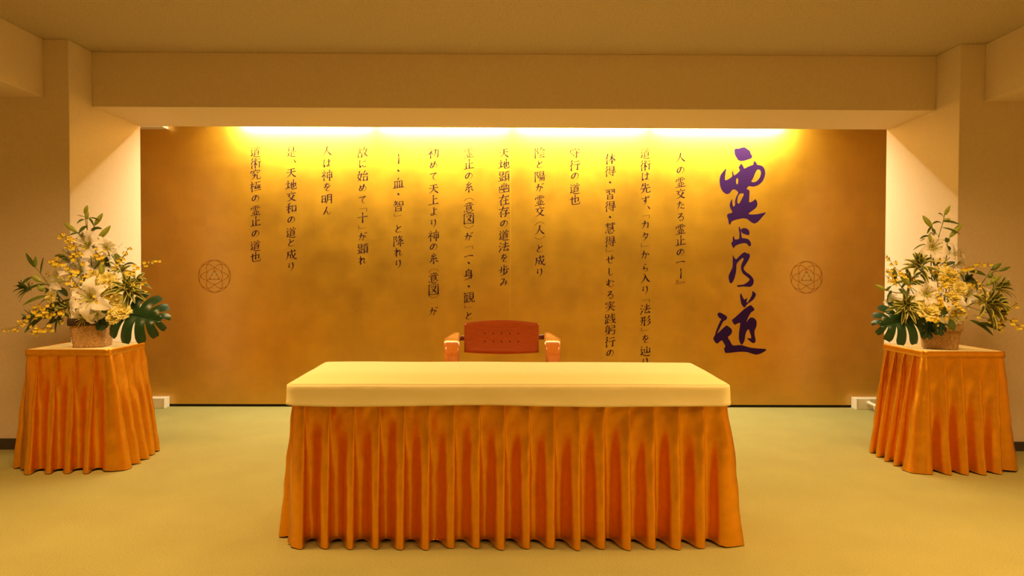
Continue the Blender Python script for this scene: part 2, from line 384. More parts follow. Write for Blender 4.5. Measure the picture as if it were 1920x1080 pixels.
g('極', 'n 2,30 38,26/n 20,6 20,94/t 20,34 12,56 2,68/d 24,38 36,52/n 44,14 92,10/n 60,14 54,38 72,36 70,66 62,62/n 44,44 46,66/n 44,44 54,43 54,66/n 78,38 94,36 78,66/m 78,44 86,58 98,66/n 38,84 98,78')
g('ず', 'n 10,26 90,20/c 54,6 56,50 46,62 36,52 46,42 58,54 54,76 36,94/d 76,4 82,12/d 88,2 95,10')
g('カ', 'h 14,32 82,28 76,84 64,76/t 46,6 40,50 14,90')
g('タ', 't 42,6 34,30 14,50/t 36,24 78,20 62,62 22,94/d 38,46 58,60')
g('か', 'c 10,38 54,32 60,50 50,88 38,78/t 36,8 28,54 8,88/d 70,28 90,54')
g('ら', 'd 40,8 60,18/c 36,32 30,66 50,54 74,60 72,78 40,94')
g('「', 'f 14,36 92,34/f 92,34 92,66')
g('」', 'f 8,34 8,66/f 8,66 86,64')
g('『', 'f 14,28 96,26/f 96,26 96,66/f 96,66 80,66/f 80,66 80,42/f 80,42 14,43/f 14,43 14,28')
g('』', 'f 6,32 6,70/f 6,70 90,68/f 90,68 90,54/f 90,54 22,55/f 22,55 22,32/f 22,32 6,32')
g('・', 'o 44,44 56,56')
g('せ', 'n 6,44 94,34/h 70,8 68,52 58,48/c 32,16 34,74 48,86 80,84')
g('し', 'c 40,8 38,60 46,84 62,86 80,70')
g('む', 'n 10,32 58,26/c 34,8 36,56 22,68 14,54 30,48 38,66 40,84 60,90 82,84 84,68/d 72,24 90,42')
g('み', 'c 22,16 56,12 38,56 18,82 10,68 36,54 90,68/t 72,40 70,66 54,90')
g('歩', 'n 50,4 50,42/n 50,22 76,20/n 28,18 28,42/n 8,46 92,41/h 50,48 50,80 40,76/t 28,54 16,72/d 66,52 82,66/t 80,64 52,84 14,96')

KANA = set('のたるはずカタからりをせしむとがみめてよにれん')


def width_at(kind, t):
    if kind == 't': return 1.05 * (1 - t) ** .7 + .14
    if kind == 'd': return .35 + .85 * t if t < .85 else 1.07 - (t - .85) * 3
    if kind == 'm': return .40 + .95 * min(1, t / .75) if t < .8 else 1.35 * (1 - (t - .8) / .2) + .12
    if kind == 'h': return 1.0 - .12 * math.sin(PI * t) if t < .82 else .95 - (t - .82) * 4.4
    if kind == 'c': return .80 + .30 * math.sin(5 * t + .6) * .6 - (.4 * max(0, t - .8) / .2)
    if kind == 'f': return .42
    if kind == 'o': return 1.5
    return .80 - .22 * math.sin(PI * min(1, t * 1.3)) + .42 * t ** 2 + (.25 if t < .08 else 0)


def stroke_pts(pts):
    """smooth gentle bends, keep hard corners"""
    P = [Vector(p) for p in pts]
    segs, cur = [], [P[0]]
    for i in range(1, len(P) - 1):
        cur.append(P[i])
        a = (P[i] - P[i - 1]).angle(P[i + 1] - P[i])
        if a > 1.25: segs.append(cur); cur = [P[i]]
    cur.append(P[-1]); segs.append(cur)
    out = []
    for s in segs:
        q = catmull(s, 5); out += q if not out else q[1:]
    return out


def draw_char(bm, ch, cx, cy, size_px, thick=9.5):
    """strokes of one character; cx, cy, size in photo pixels on the panel plane -> local metres"""
    for si, st in enumerate(G[ch].split('/')):
        k, *ps = st.split(' ')
        pts = stroke_pts([tuple(map(float, p.split(','))) for p in ps])
        n = len(pts); L = [0]
        for i in range(1, n): L.append(L[-1] + (pts[i] - pts[i - 1]).length)
        prev = None
        for i, p in enumerate(pts):
            d = pts[min(i + 1, n - 1)] - pts[max(i - 1, 0)]
            d = d.normalized() if d.length > 1e-6 else Vector((1, 0))
            nn = Vector((-d.y, d.x)); ww = max(.08, width_at(k, L[i] / max(L[-1], 1e-6))) * thick / 2
            # the brush is held at a slant: strokes going right are thinner than strokes going down
            ww *= .66 + .46 * abs(d.y)
            e = p.copy()
            if i == 0: e -= d * ww * .5
            if i == n - 1 and k in 'nof': e += d * ww * .4
            q = []
            for sgn in (-1, 1):
                a = e + nn * ww * sgn
                ay = a.y - .12 * (a.x - 50)
                c = at(cx + (a.x - 50) / 100 * size_px, cy + (ay - 50) / 100 * size_px, YP - .0004 - si * 3e-5)
                q.append(bm.verts.new((c.x, c.y - YP, c.z)))
            if prev: bm.faces.new((prev[0], prev[1], q[1], q[0]))
            prev = q


COLS = [
    (1276, '『282 人296 の319 霊342 交363 た385 る407 霊430 止451 の473 一491 ｜513 』528'),
    (1210, '道288 術310 は331 先353 ず376 、391 「407 カ422 タ444 」459 か478 ら502 入522 り544 「565 法580 形602 」617 を636 辿658 り679'),
    (1144, '「283 体298 得321 ・342 習364 得387 ・407 慧428 得453 」468 せ487 し510 む531 る553 実574 践598 躬619 行641 の662'),
    (1078, '守287 行310 の330 道354 也375'),
    (1012, '陰287 と308 陽331 が352 霊376 交396 （418 人432 ）447 と466 成489 り511'),
    (945, '天287 地308 顕331 幽353 在375 存397 の419 道441 法463 を484 歩507 み529'),
    (879, '霊287 止308 の330 糸351 （373 意389 図410 ）426 が444 「465 一480 ・493 身515 ・537 観558 」574 と592 、661'),
    (813, '初287 め309 て331 天354 上375 よ397 り419 神442 の463 糸485 （506 意521 図543 ）557 が584'),
    (747, '「282 ｜298 ・320 血344 ・364 智386 」402 と429 降452 れ473 り495'),
    (680, '故286 に307 始330 め352 て375 「394 十408 」425 が444 顕467 れ488'),
    (613, '人284 は306 神329 を351 明374 ん395'),
    (546, '是285 、304 天324 地347 交368 和390 の412 道436 と455 成478 り500'),
    (479, '道285 術306 究327 極350 の372 霊395 止415 の438 道461 也482'),
]
for cx, txt in COLS:
    bm = bmesh.new()
    for tok in txt.split(' '):
        ch, cy = tok[0], float(tok[1:])
        if ch in KANA: sz, th = 17.2, 11
        elif ch in '「」『』（）': sz, th = 18, 9
        elif ch in '・、': sz, th = 18, 11
        elif ch in '｜一': sz, th = 19, 11
        else: sz, th = 21.2, 9.4 if len(G[ch].split('/')) < 9 else 7.8
        draw_char(bm, ch, cx, cy, sz, th)
    obj('writing_column', bm, THININK, panel)


def fill_shape(bm, loops, depth=.0005, n=4):
    lp = []
    for l in loops:
        lp.append([at(p.x, p.y, YP - depth) for p in catmull([Vector(q) for q in l], n, closed=True)])
    flat = [p for l in lp for p in l]
    tris = tessellate_polygon([[Vector((p.x, p.z, 0)) for p in l] for l in lp])
    vs = [bm.verts.new((p.x, p.y - YP, p.z)) for p in flat]
    for t in tris:
        try: bm.faces.new([vs[i] for i in t])
        except ValueError: pass


def cropmap(s, x0, y0, sc):
    v = list(map(float, s.replace(' ', ',').split(',')))
    return [(x0 + v[i] / sc, y0 + v[i + 1] / sc) for i in range(0, len(v), 2)]


A6 = (1300, 260, 5.144); A7 = (1300, 460, 4.696)
BIG = [
    (A6, [['398,105 415,95 432,97 470,85 495,83 525,103 545,118 555,145 567,165 563,185 530,200 475,215 440,210 418,185 400,150'],
          ['315,290 290,315 262,355 253,410 262,465 285,510 320,533 350,525 375,495 400,490 428,510 432,525 415,560 403,600 402,640 388,655 378,635 372,585 360,605 351,640 360,675 374,700 370,715 335,725 325,745 335,775 343,820 355,828 370,800 400,785 440,775 480,768 520,775 555,803 590,817 625,800 660,760 698,713 660,720 600,730 545,730 535,720 560,700 600,670 617,640 615,610 597,583 580,598 540,613 540,560 540,500 515,485 535,458 575,462 620,450 660,420 685,375 694,330 685,290 660,262 615,250 610,235 590,218 580,235 578,250 530,270 492,288 480,265 462,243 445,265 438,280 448,300 440,320 400,352 388,345 380,308 374,330 375,362 340,390 310,400 305,380 310,330',
           '620,298 600,325 575,385 560,412 580,420 610,410 640,375 652,335 645,305', '420,382 412,405 415,435 428,438 433,410 430,385',
           '462,527 440,540 428,570 424,605 430,625 445,622 465,585 487,535']]),
    (A6, [['443,848 438,870 445,920 440,965 410,972 400,970 388,938 380,960 380,990 366,1008 375,1035 388,1056 405,1035 440,1018 480,1008 515,1012 535,1035 550,1036 557,1015 545,985 525,968 490,960 468,955 462,910 458,880'],
          ['460,880 475,865 510,865 535,885 541,910 535,930 510,925 480,915 465,900']]),
    (A7, [['348,88 362,110 378,122 400,100 430,72 455,61 470,70 490,74 498,95 485,130 460,170 443,205 465,235 500,260 525,290 532,320 520,352 495,365 440,362 395,366 384,352 400,350 440,345 475,325 495,300 470,275 435,245 420,205 425,165 443,120 430,113 405,135 382,165 378,220 365,280 345,325 325,333 315,310 311,270 330,225 345,190 347,130']]),
    (A7, [['420,423 412,440 415,480 425,520 445,545 455,545 475,518 500,500 530,475 550,440 545,420 520,404 518,430 505,460 480,500 468,500 474,470 468,465 450,478 435,455'],
          ['503,527 520,540 535,555 533,575 510,590 485,630 468,675 480,660 495,642 517,635 545,650 558,680 553,720 540,750 540,790 549,835 540,857 525,861 500,845 480,825 480,815 505,820 508,800 495,760 488,740 470,755 458,790 450,840 425,875 402,830 403,760 412,700 410,682 385,690 363,699 340,660 355,645 400,605 450,560'],
          ['212,605 230,592 255,600 290,622 298,638 285,658 265,670 240,715 212,775 250,740 285,710 298,708 335,735 340,765 325,790 305,810 325,845 350,880 420,878 500,900 570,908 642,916 610,945 560,962 520,955 470,940 400,938 290,948 275,925 270,908 282,890 265,855 250,838 230,850 210,865 190,850 176,820 190,790 205,740 235,670 245,650 225,635']]),
]
for crop, shapes in BIG:
    bm = bmesh.new()
    for si, sh in enumerate(shapes): fill_shape(bm, [cropmap(l, *crop) for l in sh], .0005 + si * 4e-5)
    obj('title_character', bm, INK, panel)


def ring_arc(bm, cx, cz, r, a0, a1, wd, y, mi, n=48):
    prev = None
    for i in range(n + 1):
        a = a0 + (a1 - a0) * i / n
        q = [bm.verts.new((cx + (r + s * wd / 2) * math.cos(a), y, cz + (r + s * wd / 2) * math.sin(a))) for s in (-1, 1)]
        if prev:
            f = bm.faces.new((prev[0], prev[1], q[1], q[0])); f.material_index = mi
        prev = q


for px, py in ((402, 518), (1512, 520)):
    c = at(px, py, YP); r = .0722; wd = .0042
    bm = bmesh.new()
    ring_arc(bm, c.x, c.z, 2 * r, 0, 2 * PI, wd, -.0005, 0, 96)
    ring_arc(bm, c.x, c.z, r, 0, 2 * PI, wd, -.0005, 0, 64)
    for k in range(6):
        a = PI / 2 + k * PI / 3
        ring_arc(bm, c.x + r * math.cos(a), c.z + r * math.sin(a), r, a - 2 * PI / 3, a + 2 * PI / 3, wd, -.0005, 0, 48)
    for ph, mi, y in ((-PI / 2, 1, -.0007), (PI / 2, 0, -.0005)):
        P = [Vector((c.x + .84 * r * math.cos(ph + k * 2 * PI / 3), 0, c.z + .84 * r * math.sin(ph + k * 2 * PI / 3))) for k in range(3)]
        Q = [Vector((c.x + .66 * r * math.cos(ph + k * 2 * PI / 3), 0, c.z + .66 * r * math.sin(ph + k * 2 * PI / 3))) for k in range(3)]
        for k in range(3):
            f = bm.faces.new([bm.verts.new((v.x, y, v.z)) for v in (P[k], P[(k + 1) % 3], Q[(k + 1) % 3], Q[k])]); f.material_index = mi
    obj('crest', bm, [CRESTL, CRESTG], panel)

# ------------------------------------------------------------------ white cable ducts at the ends of the panel


def duct(x0, x1, z0, z1, y0, y1, endx, label):
    t = thing('cable_duct', ((x0 + x1) / 2, (y0 + y1) / 2, z0), label, 'cable duct')
    ox, oy, oz = t.location
    bm = bmesh.new(); box(bm, x0 - ox, y0 - oy, 0, x1 - ox, y1 - oy, z1 - z0, bevel=.006)
    obj('duct_body', bm, WHITEPL, t, smooth=False)
    s = -1 if endx == x0 else 1
    bm = bmesh.new(); box(bm, min(endx, endx + s * .012) - ox, y0 - oy - .002, -.0005, max(endx, endx + s * .012) - ox, y1 - oy, z1 - z0 + .002, bevel=.004)
    obj('end_cap', bm, WHITEPL, t)
    return t


duct(-3.95, at(309, 750, 6.22).x, 0, .094, 6.19, YP - .001, at(309, 750, 6.22).x, 'white cable duct on the floor behind the left skirted pedestal')
dr = duct(at(1605, 750, 6.22).x, 3.95, 0, .100, 6.19, YP - .001, at(1605, 750, 6.22).x, 'white cable duct on the floor behind the right pedestal, with a bent pipe')
bm = bmesh.new()
p0, p1, p2, p3 = at(1629, 755, 6.19), at(1633, 757, 6.12), at(1640, 760, 6.05), at(1650, 763, 6.0)
pts = [p - dr.location for p in catmull([p0, p1, p2, p3], 5)]
tube(bm, pts, [.018] * 3 + [.0145] * (len(pts) - 3), 10)
obj('bent_pipe', bm, WHITEPL, dr)
bm = bmesh.new()
q0, q1 = at(1639, 761, 6.05), at(1639, 767.5, 6.05); q2 = at(1646, 769, 6.03)
tube(bm, [q - dr.location for q in (q0, q1, q2)], .006, 8)
obj('pipe_bracket', bm, WHITEPL, dr)
duct(-3.95, at(304.5, 237, 6.2).x, at(290, 238.7, 6.2).z, at(290, 238.7, 6.2).z + .05, 6.19, YP, at(304.5, 237, 6.2).x, 'thin white duct along the top left corner of the gold panel')

# ------------------------------------------------------------------ pleated skirts


def rrect(x0, y0, x1, y1, r):
    """returns a function s -> (point, outward normal), starting front-left, running +X along the front"""
    segs = []
    lx, ly = x1 - x0 - 2 * r, y1 - y0 - 2 * r
    arc = PI / 2 * r
    order = [('l', Vector((x0 + r, y0)), Vector((1, 0)), lx), ('a', Vector((x1 - r, y0 + r)), -PI / 2, arc),
             ('l', Vector((x1, y0 + r)), Vector((0, 1)), ly), ('a', Vector((x1 - r, y1 - r)), 0, arc),
             ('l', Vector((x1 - r, y1)), Vector((-1, 0)), lx), ('a', Vector((x0 + r, y1 - r)), PI / 2, arc),
             ('l', Vector((x0, y1 - r)), Vector((0, -1)), ly), ('a', Vector((x0 + r, y0 + r)), PI, arc)]
    tot = 2 * lx + 2 * ly + 4 * arc

    def fn(s):
        s %= tot
        for k, p, d, L in order:
            if s <= L:
                if k == 'l': return p + d * s, Vector((d.y, -d.x))
                a = d + s / r; n = Vector((math.cos(a), math.sin(a))); return p + n * r, n
            s -= L
        return fn(0)
    return fn, tot


# cross-section of one pleat near the band (flat knife fold) and at the hem (deep valley, then a round fold)
PROF_TOP = [(-.10, .02), (.0, .0), (.10, .03), (.20, .10), (.30, .19), (.40, .30), (.50, .42), (.60, .55), (.70, .68), (.80, .81), (.90, .94), (.97, 1.0), (1.0, .93), (1.0, .75), (.97, .5), (.93, .2)]
PROF_HEM = [(-.05, .30), (.0, .10), (.07, -.04), (.16, -.10), (.27, -.08), (.37, .06), (.46, .28), (.54, .54), (.62, .77), (.72, .92), (.82, 1.0), (.92, 1.02), (.985, .94), (1.01, .78), (1.0, .58), (.97, .42)]


def skirt(parent, rect, r, ztop, zbot, pitch, off, a_top, a_bot, flare, seed, rows=26, flare_front=None, back_flat=False):
    fn, tot = rrect(*rect, r)
    n = round(tot / pitch); rnd = random.Random(seed)
    bm = bmesh.new()
    k1 = [rnd.uniform(.80, 1.18) for _ in range(n)]; k2 = [rnd.uniform(-.5, .5) for _ in range(n)]; k3 = [rnd.uniform(-.10, .10) for _ in range(n)]
    g_ = []
    for i in range(rows + 1):
        t = i / rows; row = []
        ee = t ** .75
        for j in range(n):
            amp = (a_top + (a_bot - a_top) * ee) * (1 + (k1[j] - 1) * t)
            if back_flat and fn((off + (j + .5) * pitch) * tot / (n * pitch))[1].y > .7: amp *= .25
            bl = min(1, max(0, (t - .04) / (.50 + .25 * k3[j] * 4))); bl = bl * bl * (3 - 2 * bl)
            for (ut, dt), (uh, dh) in zip(PROF_TOP, PROF_HEM):
                u = ut + (uh - ut) * bl; d = dt + (dh - dt) * bl
                # near the top pleats lie flat and folded; lower down they open out to waves
                us = u if u > .5 else u + .0
                sway = k3[j] * t * math.sin(PI * min(1, u if u > 0 else 0))
                s = off + (j + us + sway * .5) * pitch * 1.0
                p, nn = fn(s * tot / (n * pitch))
                dd = d
                if u < .6: dd = d + .14 * t * math.sin(PI * max(0, u) / .6) * k2[j]
                wr = noise.noise(Vector((s * 9, t * 3.2, seed))) * .007 + noise.noise(Vector((s * 24 + t * 3, t * 8 + s * 7, seed + 3))) * .0048 * (1 - .2 * t)
                fl = flare if (flare_front is None or nn.y > -.7) else flare_front
                if back_flat and nn.y > 0: fl *= max(0, 1 - nn.y * 1.2)
                q = p + nn * (fl * t + amp * (dd - .15) + wr * min(1, t * 8))
                z = ztop + (zbot - ztop) * t
                if i == rows: z += .010 * (1 - dd) + .004
                row.append(bm.verts.new((q.x, q.y, z)))
        g_.append(row)
    grid_faces(bm, g_, closed=True)
    return obj('skirt', bm, SATIN, parent, smooth=True)


# ------------------------------------------------------------------ long table
TX0, TX1, TY0, TY1 = -.945, .965, 3.075, 3.78
lt = thing('long_table', (0, 3.4, 0), 'long low table in pleated orange satin skirt standing in front of the wooden chair', 'table')


def lift(o, root):
    o.matrix_parent_inverse = Matrix.Translation(-root.location); return o


bm = bmesh.new(); box(bm, TX0 + .01, TY0 + .01, .685, TX1 - .01, TY1 - .01, .712, bevel=.004)
lift(obj('table_top', bm, TOPBD, lt), lt)
for sx in (TX0 + .12, TX1 - .12):
    for sy in (TY0 + .12, TY1 - .12):
        bm = bmesh.new(); tube(bm, [Vector((sx, sy, 0)), Vector((sx, sy, .685))], .016, 10)
        lift(obj('leg', bm, DARKBASE, lt), lt)
lift(skirt(lt, (TX0, TY0, TX1, TY1), .025, .700, 0.0, .1105, .030, .014, .085, .025, 3, rows=44, flare_front=.0), lt)

# cream fitted cover lying on the long table
bm = bmesh.new()
NX, NY = 120, 44
FL, FR, BL, BR = -.972, .987, -1.005, 1.02
YF, YBK, ZT = 3.030, 3.815, .724


def cover_pt(u, v):
    xl = FL + (BL - FL) * v; xr = FR + (BR - FR) * v
    return Vector((xl + (xr - xl) * u, YF + (YBK - YF) * v, ZT))


loop = [(i / NX, 0) for i in range(NX)] + [(1, i / NY) for i in range(NY)] + [(1 - i / NX, 1) for i in range(NX)] + [(0, 1 - i / NY) for i in range(NY)]
ctr = Vector((.007, 3.42, ZT))


def corner_round(p, u, v):
    r = .045
    cx = p.x; cy = p.y
    x0, x1 = FL + (BL - FL) * v, FR + (BR - FR) * v
    ix = min(max(cx, x0 + r), x1 - r); iy = min(max(cy, YF + r), YBK - r)
    dx, dy = cx - ix, cy - iy
    if abs(dx) > 1e-6 and abs(dy) > 1e-6:
        L = math.hypot(dx, dy); m = max(abs(dx), abs(dy)); cx = ix + dx / L * m; cy = iy + dy / L * m
    nx = Vector((cx - ix, cy - iy, 0))
    if nx.length < 1e-6:
        nx = Vector((0, -1, 0)) if v == 0 else Vector((0, 1, 0)) if v == 1 else Vector((1 if u > .5 else -1, 0, 0))
    return Vector((cx, cy, p.z)), nx.normalized()


rings = []
steps = [(-.022, .0005, .2), (-.012, .0015, .3), (-.007, .0045, .3), (-.008, .0060, .3), (-.003, .006, .4), (.002, .010, .6), (.004, .018, .7), (.004, .032, .9), (.003, .05, 1), (.003, .07, 1), (.005, .088, 1.1), (.006, .097, 1.1), (.003, .098, 1.1)]
for off_, dz, wk in steps:
    row = []
    for i, (u, v) in enumerate(loop):
        p, n_ = corner_round(cover_pt(u, v), u, v)
        s = i * .017
        wv = noise.noise(Vector((s * 6, dz * 12, 1.3))) * .004 + noise.noise(Vector((s * 22 + dz * 60, dz * 25, 5))) * .0025
        q = p + n_ * (off_ + wv * wk)
        zz = ZT - dz + noise.noise(Vector((q.x * 2.5, q.y * 2.5, 2))) * .003 * (1 if dz < .02 else 0)
        if dz > .08: zz += .006 * noise.noise(Vector((s * 1.7, 0, 9)))
        row.append(bm.verts.new((q.x, q.y, zz)))
    rings.append(row)
grid_faces(bm, rings, closed=True)
ctop = Vector((.007, 3.42, ZT)); fan = [rings[0]]
for f_ in (.85, .7, .55, .4, .25, .1):
    fan.append([bm.verts.new(ctop + (v.co - ctop) * f_) for v in rings[0]])
grid_faces(bm, fan[::-1], closed=True)
cv = bm.verts.new(ctop)
for k in range(len(fan[-1])): bm.faces.new((cv, fan[-1][k], fan[-1][(k + 1) % len(fan[-1])]))
bmesh.ops.recalc_face_normals(bm, faces=bm.faces)
cover = obj('table_cover', bm, CREAM, None, smooth=True)
tag(cover, 'cream fitted cloth cover lying on the long table above the orange skirt', 'tablecloth')

# ------------------------------------------------------------------ pedestals


def pedestal(name, cx, cy, wx, wy, rot, ztop, label, seed, off):
    t = thing(name, (cx, cy, 0), label, 'pedestal table', 'skirted flower pedestals')
    t.rotation_euler = (0, 0, rot)
    x0, y0, x1, y1 = -wx / 2, -wy / 2, wx / 2, wy / 2
    bm = bmesh.new(); box(bm, x0, y0, ztop - .02, x1, y1, ztop, bevel=.003)
    obj('table_top', bm, TOPBD, t)
    for sx in (-1, 1):
        for sy in (-1, 1):
            bm = bmesh.new(); tube(bm, [Vector((sx * (wx / 2 - .06), sy * (wy / 2 - .06), 0)), Vector((sx * (wx / 2 - .06), sy * (wy / 2 - .06), ztop - .02))], .015, 8)
            obj('leg', bm, DARKBASE, t)
    bm = bmesh.new(); fn, tot = rrect(x0 - .003, y0 - .003, x1 + .003, y1 + .003, .012)
    g_ = []
    for z, o in ((ztop - .003, -.004), (ztop + .0015, -.001), (ztop + .0015, .003), (ztop - .004, .005), (ztop - .018, .006), (ztop - .036, .007), (ztop - .038, .003)):
        row = []
        for k in range(120):
            p, n_ = fn(tot * k / 120); q = p + n_ * (o + .001 * math.sin(k * 1.9))
            row.append(bm.verts.new((q.x, q.y, z)))
        g_.append(row)
    grid_faces(bm, g_, closed=True)
    obj('skirt_band', bm, SATIN, t, smooth=True)
    skirt(t, (x0 - .002, y0 - .002, x1 + .002, y1), .02, ztop - .030, 0.0, .108, off, .007, .070, .060, seed, rows=36, flare_front=.03, back_flat=True)
    return t


PZ = .738
pedestal('flower_pedestal', -2.690, 4.465, .487, .46, math.radians(2.5), PZ, 'square pedestal in pleated orange satin left of the long table under the left bouquet', 11, .06)
pedestal('flower_pedestal', 2.815, 4.475, .49, .47, math.radians(-1), PZ, 'square pedestal in pleated orange satin right of the long table under the right bouquet', 23, .0)

# ------------------------------------------------------------------ armchair
ch = thing('wooden_armchair', (0, 4.25, 0), 'reddish plywood armchair with perforated backrest behind the long table', 'chair')
CY = 4.32


def loc(p): return p - ch.location


# backrest: curved plywood, barrel outline
bm = bmesh.new()
pl, pr = at(871, 633, CY), at(1010, 631, CY)
wB = pr.x - pl.x; cxB = (pl.x + pr.x) / 2
zt_end, zb_end, zt_mid, zb_mid = at(871, 605.5, CY).z, at(871, 659.5, CY).z, at(940, 600.5, CY).z, at(940, 664, CY).z
fr, bk = [], []
for i in range(29):
    u = i / 28; b = 1 - (2 * u - 1) ** 2
    zt = zt_end + (zt_mid - zt_end) * b; zb = zb_end + (zb_mid - zb_end) * b
    x = cxB + (u - .5) * wB; y = CY + .045 * b - .03
    rf, rb = [], []
    for k in range(11):
        v = k / 10; z = zb + (zt - zb) * v
        yy = y + .012 * (v - .5)
        rf.append(bm.verts.new(loc(Vector((x, yy, z))))); rb.append(bm.verts.new(loc(Vector((x, yy + .013, z)))))
    fr.append(rf); bk.append(rb)
grid_faces(bm, fr); grid_faces(bm, [r_[::-1] for r_ in bk])
for i in range(28):
    for k in (0, 10):
        bm.faces.new((fr[i][k], fr[i + 1][k], bk[i + 1][k], bk[i][k]))
for i in (0, 28):
    for k in range(10):
        bm.faces.new((fr[i][k], fr[i][k + 1], bk[i][k + 1], bk[i][k]))
bmesh.ops.recalc_face_normals(bm, faces=bm.faces)
backrest = obj('backrest', bm, WOODB, ch)
for py in (625.3, 640.2):
    for px in (909, 925, 940.5, 956, 972):
        p = at(px, py, CY)
        u = (p.x - cxB) / wB + .5; b = 1 - (2 * u - 1) ** 2
        zt = zt_end + (zt_mid - zt_end) * b; zb = zb_end + (zb_mid - zb_end) * b
        y = CY + .045 * b - .03 + .012 * ((p.z - zb) / (zt - zb) - .5)
        p = at(px, py, y)
        bm = bmesh.new()
        tube(bm, [loc(Vector((p.x, y - .0012, p.z))), loc(Vector((p.x, y + .006, p.z)))], .0042, 14)
        h = obj('backrest_hole', bm, BLACK, backrest); h['label'] = 'small dark round hole'
bm = bmesh.new()
tl, tr = at(856, 634, CY + .06), at(1026, 632, CY + .06)
tube(bm, [loc(tl), loc(tl.lerp(tr, .5)), loc(tr)], .0165, 16)
obj('crossbar', bm, mat('chair_bar', (.22, .06, .02), .35), ch)
for side in (-1, 1):
    # bent plywood arm: flat on top, bending down into the front leg
    AY = 4.02
    if side < 0: ex = (832, 862, 836, 858.5); py0 = 634
    else: ex = (1051, 1020.5, 1050, 1028); py0 = 632
    po, pi = at(ex[0], py0, AY), at(ex[1], py0, AY); qo, qi = at(ex[2], 680, AY), at(ex[3], 680, AY)
    if side > 0: pass
    zA = at(ex[0], 645, AY).z + .012
    path = []
    for k in range(6): path.append((CY + .05 - k * .04, zA + .022 - .004 * k, .30 + .7 * min(1, k / 5)))
    path += [(4.13, zA, 1), (4.09, zA - .002, 1)]
    for k in range(1, 9):
        a = k / 8 * PI / 2; path.append((4.08 - .08 * math.sin(a), zA - .003 - .08 * (1 - math.cos(a)), 1))
    for z in (zA - .11, zA - .16, zA - .3, zA - .5, .0): path.append((4.0 + (zA - .055 - z) * .02, max(z, .0), 1))
    bm = bmesh.new(); topg, botg = [], []
    for i, (y, z, w_) in enumerate(path):
        t = min(1, max(0, (zA - z) / .17))
        o = po.x + (qo.x - po.x) * t; n_ = (pi.x + (qi.x - pi.x) * t) * (1 + max(0, y - AY) / AY * 1.05); o *= 1 + max(0, y - AY) / AY
        xi = n_; xo = xi + (o - xi) * w_
        y0, z0 = path[max(i - 1, 0)][:2]; y1, z1 = path[min(i + 1, len(path) - 1)][:2]
        d = Vector((0, y1 - y0, z1 - z0)).normalized(); nn = Vector((1, 0, 0)).cross(d)
        if i < 9 and nn.z < 0 or i >= 9 and nn.y > 0: nn = -nn
        r1, r2 = [], []
        for k in range(7):
            f_ = k / 6; x = xo + (xi - xo) * f_
            e = .006 if 0 < k < 6 else .003
            r1.append(bm.verts.new(loc(Vector((x, y, z)) + nn * e))); r2.append(bm.verts.new(loc(Vector((x, y, z)) - nn * e)))
        topg.append(r1); botg.append(r2)
    grid_faces(bm, topg); grid_faces(bm, botg)
    for i in range(len(path) - 1):
        for k in (0, 6): bm.faces.new((topg[i][k], topg[i + 1][k], botg[i + 1][k], botg[i][k]))
    bm.faces.new(topg[0] + botg[0][::-1]); bm.faces.new(topg[-1] + botg[-1][::-1])
    bmesh.ops.recalc_face_normals(bm, faces=bm.faces)
    obj('armrest', bm, WOODA, ch)
    bm = bmesh.new()
    p = at(857 if side < 0 else 1027, py0 - 2, CY + .04)
    box(bm, p.x - .024 - ch.location.x, p.y - .02 - ch.location.y, p.z - .008, p.x + .024 - ch.location.x, p.y + .03 - ch.location.y, p.z + .008, bevel=.003)
    obj('arm_bracket', bm, WOODA, ch)
    # rear leg below the bracket
    bm = bmesh.new()
    tube(bm, [Vector((p.x, CY + .05, p.z - .006)) - ch.location, Vector((p.x, CY + .06, .45)) - ch.location, Vector((p.x * 1.02, CY + .12, 0)) - ch.location], .014, 10)
    obj('rear_leg', bm, WOODA, ch)
bm = bmesh.new(); box(bm, -.27, 3.97 - 4.25, .40, .20, 4.33 - 4.25, .44, bevel=.015, seg=3)
obj('seat', bm, WOODB, ch)

# @@FLOWERS
# ------------------------------------------------------------------ bouquets
LILY = mat('lily_petal', (.93, .90, .90), .55, spec=.3, trans=.15)
LILYC = mat('lily_throat', (.70, .68, .25), .6, spec=.3)
BUD = mat('lily_bud', (.36, .42, .07), .5, spec=.4, noise_amt=.12, noise_scale=25)
LEAF = mat('dark_leaf', (.075, .115, .018), .40, spec=.5, noise_amt=.15, noise_scale=20)
LEAFB = mat('fresh_leaf', (.16, .22, .035), .45, spec=.4, noise_amt=.15, noise_scale=20)
LEAFE = mat('pale_leaf_edge', (.62, .58, .16), .5, spec=.4)
MONST = mat('monstera_leaf', (.013, .055, .017), .33, spec=.5)
ROSE = mat('pale_yellow_petal', (.90, .82, .34), .6, spec=.2, trans=.1)
ORCH = mat('orchid_yellow', (.90, .74, .06), .5, spec=.3)
ORCHB = mat('orchid_brown', (.50, .24, .02), .55)
STEMM = mat('flower_stem', (.16, .20, .04), .5)
STAM = mat('stamen', (.42, .40, .10), .5)
ANTH = mat('anther', (.30, .13, .02), .6)
BASK = None


def node_basket():
    m = mat('woven_seagrass', (.50, .31, .14), .75, spec=.2, noise_amt=.38, noise_scale=90, stretch=(1, 1, 2.0))
    return m


BASK = node_basket()
RIMB = mat('dark_rim', (.05, .022, .012), .6)


def frame(n, up=Vector((0, 0, 1))):
    n = n.normalized(); a = up.cross(n)
    if a.length < .05: a = Vector((0, 1, 0)).cross(n)
    a.normalize(); return a, n.cross(a), n


